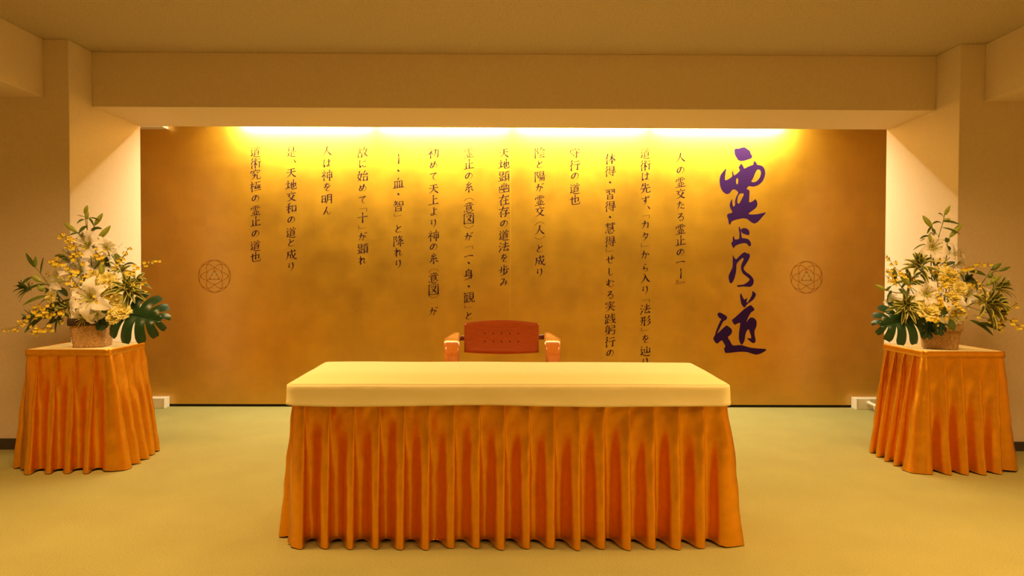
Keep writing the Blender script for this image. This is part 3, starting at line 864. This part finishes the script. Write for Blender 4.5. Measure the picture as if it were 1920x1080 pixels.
def leaf_strip(bm, pts, width, facing, nw=4, cup=.15, mi=0, edge=None, prof=None):
    """a blade along pts; facing = rough upper-side normal"""
    n = len(pts); rows = []
    for i, p in enumerate(pts):
        d = (pts[min(i + 1, n - 1)] - pts[max(i - 1, 0)]).normalized()
        s = d.cross(facing)
        if s.length < .05: s = d.cross(Vector((1, .3, 0)))
        s.normalize(); up = s.cross(d)
        t = i / (n - 1)
        wd = width * (prof(t) if prof else max(.02, math.sin(PI * min(1, t * .92 + .05)) ** .8))
        rows.append([bm.verts.new(p + s * wd * (k / nw - .5) + up * cup * wd * (abs(k / nw - .5) * 2) ** 1.5) for k in range(nw + 1)])
    grid_faces(bm, rows, mi=mi, mif=(lambda i, k: edge if k in (0, nw - 1) else mi) if edge is not None else None)


def bez(a, b, sag, n=8):
    m = (a + b) / 2 + sag
    return [a * (1 - t) ** 2 + m * 2 * t * (1 - t) + b * t * t for t in [i / n for i in range(n + 1)]]


def lily(parent, c, n, r, seed, spin=0, opened=1.0):
    rnd = random.Random(seed); a, b, n = frame(n); bm = bmesh.new()
    for k in range(6):
        inner = k % 2
        an = spin + k * PI / 3 + rnd.uniform(-.12, .12); rad = a * math.cos(an) + b * math.sin(an); tang = n.cross(rad)
        L = r * rnd.uniform(.92, 1.12); rows = []
        wmax = r * (.62 if inner else .46) * rnd.uniform(.92, 1.08); ph = rnd.uniform(0, 6); curl = rnd.uniform(.75, 1.2)
        for i in range(15):
            t = i / 14
            # trumpet throat, then opening out and curling back
            out = L * (.05 + .95 * (t ** 1.15)) * opened ** .5; hgt = r * (.62 * math.sin(PI * .62 * t) - .42 * curl * t ** 3 * opened) * (1.5 - .5 * opened) - .30 * r
            wd = wmax * max(.05, math.sin(PI * min(1, .10 + .88 * t)) ** .75)
            row = []
            for j in range(8):
                s = j / 7 - .5
                ruff = .035 * r * math.sin(t * 17 + ph + s * 3) * (abs(s) * 2) ** 2 * math.sin(PI * t)
                q = c + rad * out + tang * s * wd + n * (hgt + (.10 * r * (abs(s) * 2) ** 2 * (1 - t)) + ruff - .03 * r * math.exp(-(s * 9) ** 2) - inner * -.012 * r)
                row.append(bm.verts.new(q))
            rows.append(row)
        grid_faces(bm, rows, mif=lambda i, j: 1 if (i < 3 or (i < 7 and j == 3)) else 0)
    o = obj('lily_flower', bm, [LILY, LILYC], parent, smooth=True)
    bm = bmesh.new()
    for k in range(7):
        an = k * PI / 3 + .3; rad = (a * math.cos(an) + b * math.sin(an)) * (.30 if k < 6 else .05)
        e = c + n * r * (.55 if k < 6 else .72) + rad * r
        pts = bez(c - n * .2 * r, e, n * .12 * r, 6); tube(bm, pts, r * .016, 5, 0)
        if k < 6:
            tg = n.cross(rad).normalized()
            tube(bm, [e - tg * r * .06, e, e + tg * r * .06], [r * .012, r * .026, r * .012], 6, 1)
        else:
            tube(bm, [e, e + n * r * .04], [r * .035, r * .03], 6, 0)
    s = obj('stamens', bm, [STAM, ANTH], o, smooth=True)
    return o


def bud(parent, base, tip, fat, mi=0):
    bm = bmesh.new(); d = tip - base; L = d.length; a, b, n = frame(d)
    rows = []
    for i in range(13):
        t = i / 12
        rr = fat * max(.06, (math.sin(PI * (.10 + .86 * t)) ** .8) * (1 - .18 * t))
        row = []
        for k in range(18):
            an = 2 * PI * k / 18; gr = 1 - .10 * (math.cos(3 * an) > .75) * math.sin(PI * t)
            row.append(bm.verts.new(base + n * L * t + (a * math.cos(an) + b * math.sin(an)) * rr * gr))
        rows.append(row)
    grid_faces(bm, rows, closed=True)
    bm.faces.new(rows[-1]); bm.faces.new(rows[0][::-1])
    return obj('lily_bud', bm, [BUD, LEAFB][mi], parent, smooth=True)


def rose(parent, c, n, r, seed):
    rnd = random.Random(seed); a, b, n = frame(n); bm = bmesh.new()
    for layer, (np_, R, open_, h) in enumerate(((3, .28, .10, .55), (4, .46, .25, .60), (5, .66, .50, .55), (6, .86, .85, .42), (7, 1.02, 1.2, .22))):
        for k in range(np_):
            an0 = 2 * PI * (k + .5 * (layer % 2)) / np_ + rnd.uniform(-.2, .2); span = 2 * PI / np_ * 1.35; ph = rnd.uniform(0, 6)
            rows = []
            for i in range(7):
                t = i / 6; row = []
                rad = r * R * (.35 + .65 * math.sin(PI / 2 * min(1, t * 1.15))) + r * .22 * open_ * t * t
                z = r * (h * t * 1.15 - .25 - .22 * open_ * t ** 3)
                for j in range(9):
                    s = j / 8 - .5; an = an0 + s * span * (.55 + .45 * math.sin(PI * min(1, t + .15)))
                    ru = 1 + .07 * math.sin(s * 16 + ph) * t * t; zz = z - r * .20 * (abs(s) * 2) ** 3 * t + r * .05 * math.sin(s * 13 + ph) * t * t
                    row.append(bm.verts.new(c + (a * math.cos(an) + b * math.sin(an)) * rad * ru + n * zz))
                rows.append(row)
            grid_faces(bm, rows)
    bmesh.ops.create_uvsphere(bm, u_segments=10, v_segments=6, radius=r * .28, matrix=Matrix.Translation(c - n * r * .15))
    return obj('rose_flower', bm, ROSE, parent, smooth=True)


BLOSSOM = None


def blossom_mesh():
    bm = bmesh.new()
    # broad two-lobed lip below, narrow freckled petals above; local facing +Z, size 1
    for sx in (-1, 1):
        c = Vector((sx * .24, -.30, .02)); ring = []
        for k in range(10):
            an = 2 * PI * k / 10
            ring.append(bm.verts.new(c + Vector((math.cos(an) * .36, math.sin(an) * .44, .08 * math.sin(3 * an + sx)))))
        ce = bm.verts.new(c + Vector((0, 0, .07)))
        for k in range(10): bm.faces.new((ce, ring[k], ring[(k + 1) % 10]))
    for an, L in ((PI / 2, .56), (PI / 2 + 1.15, .52), (PI / 2 - 1.15, .52)):
        d = Vector((math.cos(an), math.sin(an), .1)); s = Vector((-d.y, d.x, 0))
        v = [bm.verts.new(p) for p in (Vector((0, 0, .02)), d * L * .55 + s * .18, d * L, d * L * .55 - s * .18)]
        f = bm.faces.new(v); f.material_index = 1
    r_ = bmesh.ops.create_icosphere(bm, subdivisions=1, radius=.13, matrix=Matrix.Translation((0, .02, .08)))
    for v in r_['verts']:
        for f in v.link_faces: f.material_index = 1
    me = bpy.data.meshes.new('orchid_blossom'); bm.to_mesh(me); bm.free()
    me.materials.append(ORCH); me.materials.append(ORCHB)
    for p in me.polygons: p.use_smooth = True
    return me


BLOSSOM = blossom_mesh()


def spray(parent, pts, nb, spread, size, seed, start=.35):
    rnd = random.Random(seed); P = catmull(pts, 8); bm = bmesh.new()
    tube(bm, P, [.0022 * (1 - .6 * i / len(P)) for i in range(len(P))], 5)
    spots = []
    nb = int(nb * 1.35)
    for k in range(nb):
        t = start + (1 - start) * (k + rnd.random() * .8) / nb
        p = P[min(len(P) - 1, int(t * (len(P) - 1)))]
        sp = spread * (1.1 - .5 * t)
        q = p + Vector((rnd.gauss(0, 1), rnd.gauss(-.15, .55), rnd.gauss(0, 1))) * sp
        tube(bm, [p, (p + q) / 2 + Vector((0, 0, .004)), q], .0010, 4)
        spots.append((q, size * rnd.uniform(.72, 1.2) * (1.12 - .45 * t)))
    # closed knobs at the far end
    for k in range(4):
        q = P[-1 - k] + Vector((rnd.uniform(-1, 1), 0, rnd.uniform(-1, 1))) * .010
        bmesh.ops.create_icosphere(bm, subdivisions=1, radius=.0030, matrix=Matrix.Translation(q))
    o = obj('orchid_spray', bm, STEMM, parent, smooth=True)
    for q, sz in spots:
        b_ = bpy.data.objects.new('orchid_blossom', BLOSSOM); COL.objects.link(b_); b_.parent = o
        dirn = Vector((rnd.uniform(-.7, .7), -1, rnd.uniform(-.2, .7))).normalized()
        b_.rotation_euler = dirn.to_track_quat('Z', 'Y').to_euler(); b_.location = q; b_.scale = (sz,) * 3
    return o


def rosette(parent, c, axis, L, n, seed, variegated=True, w=.20):
    rnd = random.Random(seed); a, b, ax = frame(axis); bm = bmesh.new()
    for k in range(n):
        t = k / n; an = k * 2.4 + rnd.uniform(-.2, .2)
        el = .15 + 1.25 * (1 - t) ** .8
        rad = a * math.cos(an) + b * math.sin(an)
        d = (ax * math.cos(el) + rad * math.sin(el)).normalized()
        l = L * rnd.uniform(.8, 1.12) * (.65 + .35 * math.sin(PI * min(1, t + .3)))
        base = c + ax * L * .35 * (t - .4)
        tip = base + d * l - Vector((0, 0, 1)) * l * .22 * math.sin(el)
        pts = bez(base, tip, (ax * .18 + Vector((0, 0, .10))) * l, 7)
        leaf_strip(bm, pts, L * w, ax, 4, .18, 0, 1 if variegated else None)
    return obj('variegated_foliage' if variegated else 'green_foliage', bm, [LEAF, LEAFE] if variegated else [LEAF, LEAFB], parent, smooth=True)


def monstera(parent, base, tip, normal, width, seed, slots=6):
    rnd = random.Random(seed); ax = (tip - base); L = ax.length; y = ax.normalized()
    x = y.cross(normal).normalized(); z = x.cross(y)
    bm = bmesh.new(); NL, NV = 16, 18
    for side in (-1, 1):
        for k in range(slots):
            rows = []
            for i in range(NL + 1):
                row = []
                for j in range(NV + 1):
                    v = j / NV
                    gap = .0 if (v < .27) else min(1, (v - .27) / .10) * (.09 + .20 * (v - .27) / .73)
                    rnd_ = 1 - .40 * max(0, (v - .80) / .20) ** 2          # rounded lobe ends
                    f_ = ((i / NL) * 2 - 1) * (1 - gap) * (rnd_ if 0 < k < slots - 1 or True else 1)
                    if k == 0 and f_ < 0: f_ = (i / NL) * 2 - 1
                    t = min(1, max(0, (k + .5 + f_ / 2 + .10 * side * math.sin(PI * (k + .5 + f_ / 2) / slots)) / slots))
                    aim = math.radians(-62 + 128 * t ** .9)     # ribs point back near the stalk and forward near the tip
                    wv = width * (math.sin(PI * (.17 + .80 * t)) ** .75)
                    px = side * wv * v * math.cos(aim * (.6 + .4 * v)); py = L * (.06 + .86 * t) + wv * .8 * v * math.sin(aim)
                    hz = .10 * width * math.sin(PI * v) - .30 * width * v * v - .10 * L * (t - .4) ** 2 + .03 * width * math.cos(f_ * PI) * v
                    row.append(bm.verts.new(base + x * px + y * py + z * hz))
                rows.append(row)
            grid_faces(bm, rows)
    for v in [v for v in bm.verts if not v.link_faces]: bm.verts.remove(v)
    o = obj('monstera_leaf', bm, MONST, parent, smooth=True)
    bm = bmesh.new()
    tube(bm, bez(base, tip, z * .045 * L, 8), [.0045 - .0004 * k for k in range(9)], 6)
    obj('leaf_rib', bm, MONST, o)
    return o


def basket(parent, cx, cy, z0, w0, w1, h, rot, rim_dark, ropes):
    bm = bmesh.new(); rows = []; nz = 30
    for i in range(nz + 1):
        t = i / nz; hw = (w0 + (w1 - w0) * t) / 2; fn, tot = rrect(-hw, -hw, hw, hw, hw * .28)
        row = []
        for k in range(144):
            p, nn = fn(tot * k / 144)
            wv = .0028 * math.sin(k / 144 * 2 * PI * 36 + (PI if (i // 2) % 2 else 0)) + .0018 * math.sin(i * PI / 1.0)
            q = p + nn * wv
            row.append(bm.verts.new((cx + q.x * math.cos(rot) - q.y * math.sin(rot), cy + q.x * math.sin(rot) + q.y * math.cos(rot), z0 + h * t)))
        rows.append(row)
    grid_faces(bm, rows, closed=True); bm.faces.new(rows[0][::-1])
    o = obj('basket', bm, BASK, parent, smooth=True)
    bm = bmesh.new(); rows = []
    for z, e in ((-.002, .004), (.0, .007), (.020, .008), (.040, .007), (.042, .002), (.030, -.004)):
        hw = w1 / 2 + e; fn, tot = rrect(-hw, -hw, hw, hw, hw * .28); row = []
        for k in range(96):
            p, nn = fn(tot * k / 96)
            row.append(bm.verts.new((cx + p.x * math.cos(rot) - p.y * math.sin(rot), cy + p.x * math.sin(rot) + p.y * math.cos(rot), z0 + h - .03 + z)))
        rows.append(row)
    grid_faces(bm, rows, closed=True)
    obj('basket_rim', bm, RIMB if rim_dark else BASK, o, smooth=True)
    # soil block filling the basket
    bm = bmesh.new(); hw = w1 / 2 * .9; fn, tot = rrect(-hw, -hw, hw, hw, hw * .28)
    bm.faces.new([bm.verts.new((cx + p.x * math.cos(rot) - p.y * math.sin(rot), cy + p.x * math.sin(rot) + p.y * math.cos(rot), z0 + h * .9)) for p in [fn(tot * k / 40)[0] for k in range(40)]])
    obj('flower_foam', bm, LEAF, o)
    for pts in ropes:
        bm = bmesh.new(); tube(bm, catmull(pts, 6), .0075, 8); obj('rope_handle', bm, BASK, o, smooth=True)
    return o


def bouquet(name, label, Y0, X0, sc, D):
    def P(x, y, d=0): return at(X0 + x / sc, 370 + y / sc, Y0 + d) - root.location
    U = Y0 / F / sc                                   # metres per crop unit
    bx, by = D['base']; c0 = at(X0 + bx / sc, 370 + by / sc, Y0)
    root = thing(name, (c0.x, Y0, PZ_T), label, 'flower arrangement', 'baskets of flowers on the pedestals')
    basket(root, 0, 0, .0015, D['bw'][0], D['bw'][1], D['bw'][2], D['rot'], D['rim'], [[Vector(v) for v in r_] for r_ in D['ropes']])
    hub = Vector((0, 0, D['bw'][2] + .02))
    for i, (x, y, d, r, nx, ny, nz, sp) in enumerate(D['lilies']):
        c = P(x, y, d); n = Vector((nx, ny, nz)).normalized()
        lily(root, c, n, r * U, D['seed'] + i, sp)
        bm = bmesh.new(); tube(bm, bez(hub + Vector((c.x * .15, .02, -.02)), c - n * r * U * .30, Vector((0, .03, .05)), 8), .0035, 6)
        obj('lily_stem', bm, STEMM, root)
    for i, (x, y, x2, y2, d, fat, k) in enumerate(D['buds']):
        b0, b1 = P(x, y, d), P(x2, y2, d - .01)
        bud(root, b0, b1, fat * .85 * U, k)
    for st in D['stems']:
        bm = bmesh.new(); pts = catmull([P(*p) for p in st], 6)
        tube(bm, pts, [.0036 - .0016 * i / len(pts) for i in range(len(pts))], 6)
        obj('lily_stem', bm, STEMM, root)
    for i, (x, y, x2, y2, d, wd, sag, k) in enumerate(D['leaves']):
        a_, b_ = P(x, y, d), P(x2, y2, d - .03)
        bm = bmesh.new(); Ld = (b_ - a_).length
        leaf_strip(bm, bez(a_, b_, Vector((0, 0, sag * Ld)), 9), wd * U, Vector((.15 * (-1) ** i, -.75, .75)), 4, .2)
        obj('lily_leaf', bm, [LEAF, LEAFB][k], root, smooth=True)
    for i, (x, y, d, r) in enumerate(D['roses']):
        c = P(x, y, d); n = Vector((.25 * math.sin(i * 2.1) + .2 * (x - bx) * U * 4, -1, .55 + .2 * math.cos(i * 1.7)))
        rose(root, c, n, r * U, D['seed'] + 50 + i)
    for i, (pts, nb, spd, sz, st) in enumerate(D['sprays']):
        spray(root, [P(*p) for p in pts], nb, spd * U, sz * 1.08 * U, D['seed'] + 90 + i, st)
    for i, (x, y, d, L, nx, ny, nz, n, v) in enumerate(D['rosettes']):
        rosette(root, P(x, y, d), Vector((nx, ny, nz)), L * U, n, D['seed'] + 150 + i, v)
    for i, (x, y, x2, y2, d, d2, nx, ny, nz, wd, sl) in enumerate(D['monstera']):
        monstera(root, P(x, y, d), P(x2, y2, d2), Vector((nx, ny, nz)), wd * U, i, sl)
    return root


PZ_T = PZ + .001
LEFT = dict(
    base=(648, 1000), bw=(.178, .218, .168), rot=math.radians(14), rim=True, ropes=[], seed=100,
    lilies=[(608, 335, -.02, 125, -.35, -1, .35, .3), (745, 352, .0, 90, .85, -.55, .25, .1), (405, 575, -.06, 125, -.75, -.8, .25, .5),
            (622, 705, -.15, 150, .05, -1, .12, .52), (590, 835, -.12, 105, -.15, -.75, -.75, .2), (665, 815, -.11, 80, .4, -.9, -.4, .9),
            (510, 415, .01, 120, -.5, -1, .4, .8), (545, 520, -.02, 125, -.2, -1, .4, .1), (690, 470, .03, 90, .4, -1, .5, .7)],
    buds=[(592, 112, 610, 56, .0, 17, 0), (606, 155, 612, 92, -.01, 14, 0), (664, 190, 716, 112, 0, 20, 0), (532, 240, 444, 177, 0, 20, 0), (688, 288, 772, 198, 0, 24, 0),
          (244, 487, 250, 412, 0, 17, 1), (282, 588, 219, 545, 0, 20, 0), (300, 655, 268, 612, -.02, 24, 0), (712, 545, 708, 452, -.06, 24, 0)],
    stems=[[(620, 880, 0), (640, 500, 0), (615, 290, 0), (608, 160, 0)], [(615, 250, 0), (600, 180, 0), (592, 112, 0)], [(615, 290, 0), (650, 220, 0), (664, 190, 0)],
           [(615, 290, 0), (560, 262, 0), (532, 240, 0)], [(630, 360, 0), (670, 320, 0), (688, 288, 0)], [(560, 860, .02), (440, 720, .0), (340, 610, 0), (275, 520, 0), (244, 487, 0)],
           [(350, 615, 0), (310, 605, 0), (282, 588, 0)], [(640, 350, 0), (720, 375, 0), (790, 400, .0)], [(645, 520, 0), (700, 430, 0), (640, 345, 0)]],
    leaves=[(590, 155, 537, 185, 0, 20, .25, 0), (613, 200, 553, 252, 0, 42, .1, 0), (625, 232, 712, 222, 0, 32, .12, 0), (610, 150, 700, 165, 0, 12, .2, 0), (560, 250, 485, 268, 0, 22, .2, 0),
            (612, 265, 560, 280, 0, 30, .1, 0), (595, 140, 535, 125, 0, 7, .1, 0), (620, 150, 660, 210, 0, 14, .3, 0), (245, 490, 181, 390, 0, 26, -.1, 0), (283, 540, 305, 418, 0, 28, -.1, 0), (225, 560, 150, 615, 0, 26, .2, 0), (660, 320, 722, 335, 0, 20, .1, 0), (650, 345, 740, 395, 0, 26, .1, 0),
            (725, 378, 768, 415, 0, 24, .2, 0), (780, 395, 860, 315, 0, 5, .0, 1), (380, 412, 490, 455, 0, 34, .25, 0), (800, 395, 840, 455, 0, 36, .1, 1), (845, 440, 885, 395, 0, 22, .1, 0),
            (860, 480, 940, 465, 0, 24, .15, 0), (330, 690, 160, 755, -.02, 40, .1, 1), (330, 610, 125, 700, -.02, 26, .25, 0), (440, 850, 320, 895, -.02, 40, .1, 0), (330, 820, 172, 945, -.04, 44, .1, 0), (300, 790, 150, 895, 0, 40, .15, 0),
            (470, 690, 390, 640, -.02, 50, .2, 0), (460, 780, 340, 760, -.02, 60, .2, 0), (500, 690, 560, 590, 0, 50, .1, 0), (690, 650, 760, 560, .02, 60, .1, 0), (720, 660, 860, 640, .0, 60, .15, 0), (560, 780, 430, 730, .02, 60, .2, 0), (540, 760, 570, 830, -.1, 46, -.1, 0),
            (640, 560, 660, 480, .05, 50, .0, 0), (570, 570, 480, 470, .06, 55, .1, 0), (700, 450, 730, 420, .03, 40, 0, 0), (760, 700, 830, 650, -.02, 50, .1, 0), (580, 480, 560, 390, .05, 36, 0, 0),
            (860, 590, 990, 600, -.02, 44, .12, 1), (870, 560, 950, 540, 0, 26, .1, 0), (760, 520, 740, 400, .04, 30, 0, 0)],
    roses=[(652, 548, -.08, 48), (748, 575, -.09, 52), (345, 690, -.08, 40), (815, 712, -.12, 42), (850, 785, -.14, 52), (790, 820, -.14, 50), (690, 640, -.10, 48)],
    sprays=[([(600, 620, -.03), (540, 430, -.06), (500, 300, -.07), (415, 262, -.07)], 14, 24, 25, .5), ([(600, 640, -.05), (470, 480, -.08), (380, 450, -.08), (365, 470, -.08)], 13, 24, 24, .35),
            ([(600, 700, -.1), (560, 520, -.1), (540, 350, -.08), (470, 350, -.07)], 16, 40, 24, .2), ([(640, 640, -.08), (660, 480, -.08), (690, 400, -.06), (640, 380, -.06)], 12, 26, 25, .4),
            ([(640, 700, -.12), (560, 640, -.13), (500, 560, -.12), (470, 510, -.11)], 22, 34, 27, .0), ([(640, 800, -.12), (700, 700, -.14), (750, 640, -.14), (760, 690, -.15)], 16, 40, 26, .2), ([(560, 820, -.05), (400, 800, -.09), (300, 790, -.1), (215, 760, -.1)], 24, 34, 27, .2),
            ([(420, 850, -.08), (330, 900, -.1), (260, 930, -.1), (220, 940, -.1)], 14, 26, 23, .3), ([(420, 850, -.06), (240, 840, -.08), (120, 900, -.09), (20, 930, -.09)], 15, 22, 23, .3), ([(720, 620, -.05), (860, 560, -.06), (990, 480, -.06), (1125, 420, -.05)], 14, 18, 25, .4),
            ([(720, 620, -.03), (800, 520, -.04), (870, 400, -.04), (895, 350, -.04)], 12, 20, 22, .3), ([(760, 660, -.08), (860, 620, -.1), (960, 600, -.1), (1035, 620, -.1)], 12, 34, 22, .3), ([(720, 780, -.14), (760, 790, -.15), (830, 830, -.16), (770, 850, -.15)], 9, 24, 25, .1)],
    rosettes=[(885, 645, -.08, 145, .5, -.7, .35, 24, True), (940, 590, -.03, 110, .8, -.4, .4, 16, True), (475, 765, -.05, 110, -.3, -.7, -.1, 18, True), (205, 640, -.02, 115, -.7, -.4, .4, 16, False), (810, 470, .02, 95, .3, -.3, .8, 12, True), (400, 690, .0, 110, -.5, -.6, .4, 16, False), (250, 830, -.02, 110, -.7, -.5, -.1, 14, False), (420, 800, -.04, 120, -.4, -.8, .0, 18, False), (640, 600, .0, 120, .0, -.6, .8, 18, False), (850, 520, -.02, 90, .4, -.5, .6, 14, True)],
    monstera=[(775, 785, 1150, 860, -.10, -.14, .15, -1, .45, 195, 6), (720, 790, 680, 935, -.08, -.12, -.1, -1, .3, 62, 3)])
RIGHT = dict(
    base=(527, 1015), bw=(.188, .226, .150), rot=math.radians(-28), rim=False, seed=300,
    ropes=[[(-.118, -.030, .14), (-.132, -.040, .10), (-.130, -.045, .05), (-.114, -.040, .08), (-.112, -.035, .13)]],
    lilies=[(482, 348, -.02, 112, -.1, -1, .3, .52), (612, 395, .0, 95, .8, -.6, .1, .2), (655, 455, .02, 70, .5, -.7, -.5, .6), (440, 675, -.12, 112, -.15, -1, .3, .4), (725, 675, -.08, 92, .3, -1, .3, .1),
            (625, 815, -.16, 125, .25, -.85, -.45, .35), (880, 705, -.05, 75, .6, -.8, .3, .8), (200, 720, -.02, 60, -.7, -.6, .1, .2), (690, 550, .02, 80, .3, -1, .4, .3)],
    buds=[(563, 123, 600, 58, 0, 17, 0), (472, 208, 410, 127, 0, 22, 0), (602, 273, 684, 183, 0, 24, 0), (556, 160, 604, 150, 0, 12, 0), (312, 612, 252, 522, -.06, 26, 0), (146, 645, 80, 612, -.03, 18, 0), (150, 652, 190, 618, -.03, 12, 1), (218, 572, 207, 492, -.02, 22, 1),
          (890, 506, 957, 462, -.03, 22, 1), (945, 513, 1023, 485, -.03, 15, 1), (868, 560, 898, 530, -.03, 20, 1), (858, 612, 956, 545, -.04, 24, 0), (465, 315, 455, 250, -.02, 15, 0)],
    stems=[[(530, 880, 0), (510, 500, 0), (520, 290, 0), (550, 180, 0), (562, 123, 0)], [(520, 275, 0), (490, 235, 0), (472, 208, 0)], [(570, 380, 0), (585, 310, 0), (602, 273, 0)], [(430, 820, 0), (350, 680, -.02), (312, 612, -.06)], [(330, 700, 0), (240, 600, -.02), (218, 572, -.02)],
           [(320, 670, 0), (220, 665, -.03), (146, 645, -.03)], [(680, 760, .0), (800, 630, -.02), (870, 530, -.03), (890, 506, -.03)], [(860, 550, -.03), (905, 520, -.03), (945, 513, -.03)], [(790, 640, -.02), (830, 630, -.03), (858, 612, -.04)], [(530, 520, 0), (485, 390, 0)], [(530, 480, 0), (600, 420, .02)]],
    leaves=[(555, 140, 520, 115, 0, 22, .2, 0), (545, 185, 475, 190, 0, 18, .3, 0), (550, 170, 665, 190, 0, 30, .1, 0), (550, 212, 670, 258, 0, 20, .1, 0), (470, 210, 440, 255, 0, 16, .2, 0), (475, 215, 495, 255, 0, 24, 0, 0), (465, 275, 390, 290, 0, 18, .2, 0), (440, 330, 343, 370, 0, 12, .2, 1), (585, 285, 570, 315, 0, 34, 0, 0),
            (545, 350, 560, 385, 0, 40, 0, 0), (590, 340, 580, 380, 0, 36, 0, 0), (520, 415, 490, 480, -.02, 52, 0, 0), (545, 440, 475, 440, -.02, 44, .1, 0), (455, 385, 380, 430, 0, 12, .2, 1), (240, 640, 305, 710, -.05, 52, .1, 0), (225, 590, 185, 550, -.02, 34, .0, 0), (190, 650, 160, 735, -.02, 24, .1, 0),
            (735, 520, 852, 548, -.03, 38, .12, 0), (865, 478, 905, 490, -.03, 18, .1, 0), (715, 545, 790, 640, .0, 46, .1, 0), (700, 740, 640, 790, -.02, 60, .1, 0), (330, 600, 430, 640, -.02, 34, .1, 1), (740, 860, 900, 965, -.06, 46, .12, 0), (800, 880, 968, 940, -.06, 42, .12, 0), (860, 860, 990, 905, -.05, 40, .1, 0), (560, 850, 630, 930, -.16, 70, .05, 0),
            (520, 570, 580, 500, .04, 56, 0, 0), (540, 620, 620, 600, .03, 60, .1, 0), (430, 600, 390, 540, .03, 50, .1, 0), (560, 480, 640, 455, .03, 34, .1, 0), (700, 740, 770, 720, -.02, 60, .1, 0), (480, 730, 540, 760, -.03, 60, 0, 0), (600, 760, 520, 820, -.06, 70, 0, 0), (640, 640, 560, 600, .02, 60, 0, 0), (570, 690, 640, 750, 0, 60, 0, 0)],
    roses=[(605, 528, -.08, 52), (585, 580, -.10, 50), (672, 630, -.12, 46), (648, 695, -.13, 50), (455, 775, -.16, 74), (845, 712, -.10, 46), (905, 705, -.08, 44)],
    sprays=[([(480, 700, -.05), (350, 620, -.07), (240, 520, -.07), (150, 395, -.06)], 14, 18, 22, .4), ([(420, 680, -.04), (300, 580, -.05), (200, 530, -.05), (155, 510, -.05)], 9, 18, 20, .45), ([(420, 700, -.06), (300, 610, -.07), (210, 590, -.07), (155, 550, -.07)], 9, 18, 22, .5), ([(560, 640, -.03), (520, 540, -.04), (500, 470, -.05), (600, 455, -.05)], 11, 26, 23, .4),
            ([(600, 620, -.05), (680, 520, -.06), (760, 485, -.06), (890, 465, -.05)], 13, 18, 25, .4), ([(600, 640, -.1), (560, 600, -.12), (600, 560, -.12), (650, 540, -.11)], 12, 34, 23, .2), ([(600, 700, -.12), (540, 680, -.15), (520, 700, -.16), (600, 720, -.16)], 14, 36, 25, .1), ([(600, 800, -.14), (560, 760, -.18), (640, 770, -.19), (690, 800, -.18)], 18, 30, 26, .1),
            ([(560, 800, -.15), (520, 830, -.19), (490, 870, -.19), (500, 885, -.19)], 9, 24, 25, .2), ([(700, 700, -.08), (850, 730, -.1), (980, 780, -.09), (1075, 740, -.08)], 12, 22, 22, .5), ([(720, 760, -.08), (900, 820, -.1), (1020, 860, -.1), (1115, 920, -.09)], 13, 20, 25, .5), ([(760, 820, -.1), (860, 850, -.12), (930, 880, -.12), (970, 910, -.12)], 14, 26, 22, .3), ([(640, 640, -.06), (720, 600, -.1), (770, 590, -.1), (840, 620, -.1)], 10, 26, 23, .4)],
    rosettes=[(385, 490, -.03, 150, -.25, -.55, .8, 26, True), (285, 755, -.10, 130, -.2, -.95, .0, 26, True), (330, 580, .0, 120, -.6, -.5, .3, 16, True), (490, 575, .0, 110, .0, -.5, .7, 16, True), (845, 745, -.10, 175, .4, -.85, .25, 30, True), (915, 640, -.03, 140, .7, -.4, .5, 22, True), (880, 800, -.05, 140, .8, -.5, -.1, 18, True), (700, 600, .0, 110, .3, -.4, .8, 14, False)],
    monstera=[(425, 825, 90, 895, -.08, -.13, -.15, -1, .45, 170, 6), (460, 850, 450, 990, -.09, -.15, 0, -1, .25, 62, 3), (540, 850, 530, 965, -.12, -.17, 0, -1, .25, 52, 3)])
bouquet('flower_arrangement', 'basket of lilies and yellow orchids, big split leaf at right, on the left pedestal', 4.44, 0, 3.724, LEFT)
bouquet('flower_arrangement', 'basket of lilies and striped foliage, split leaf at left, on the right pedestal', 4.44, 1620, 3.723, RIGHT)
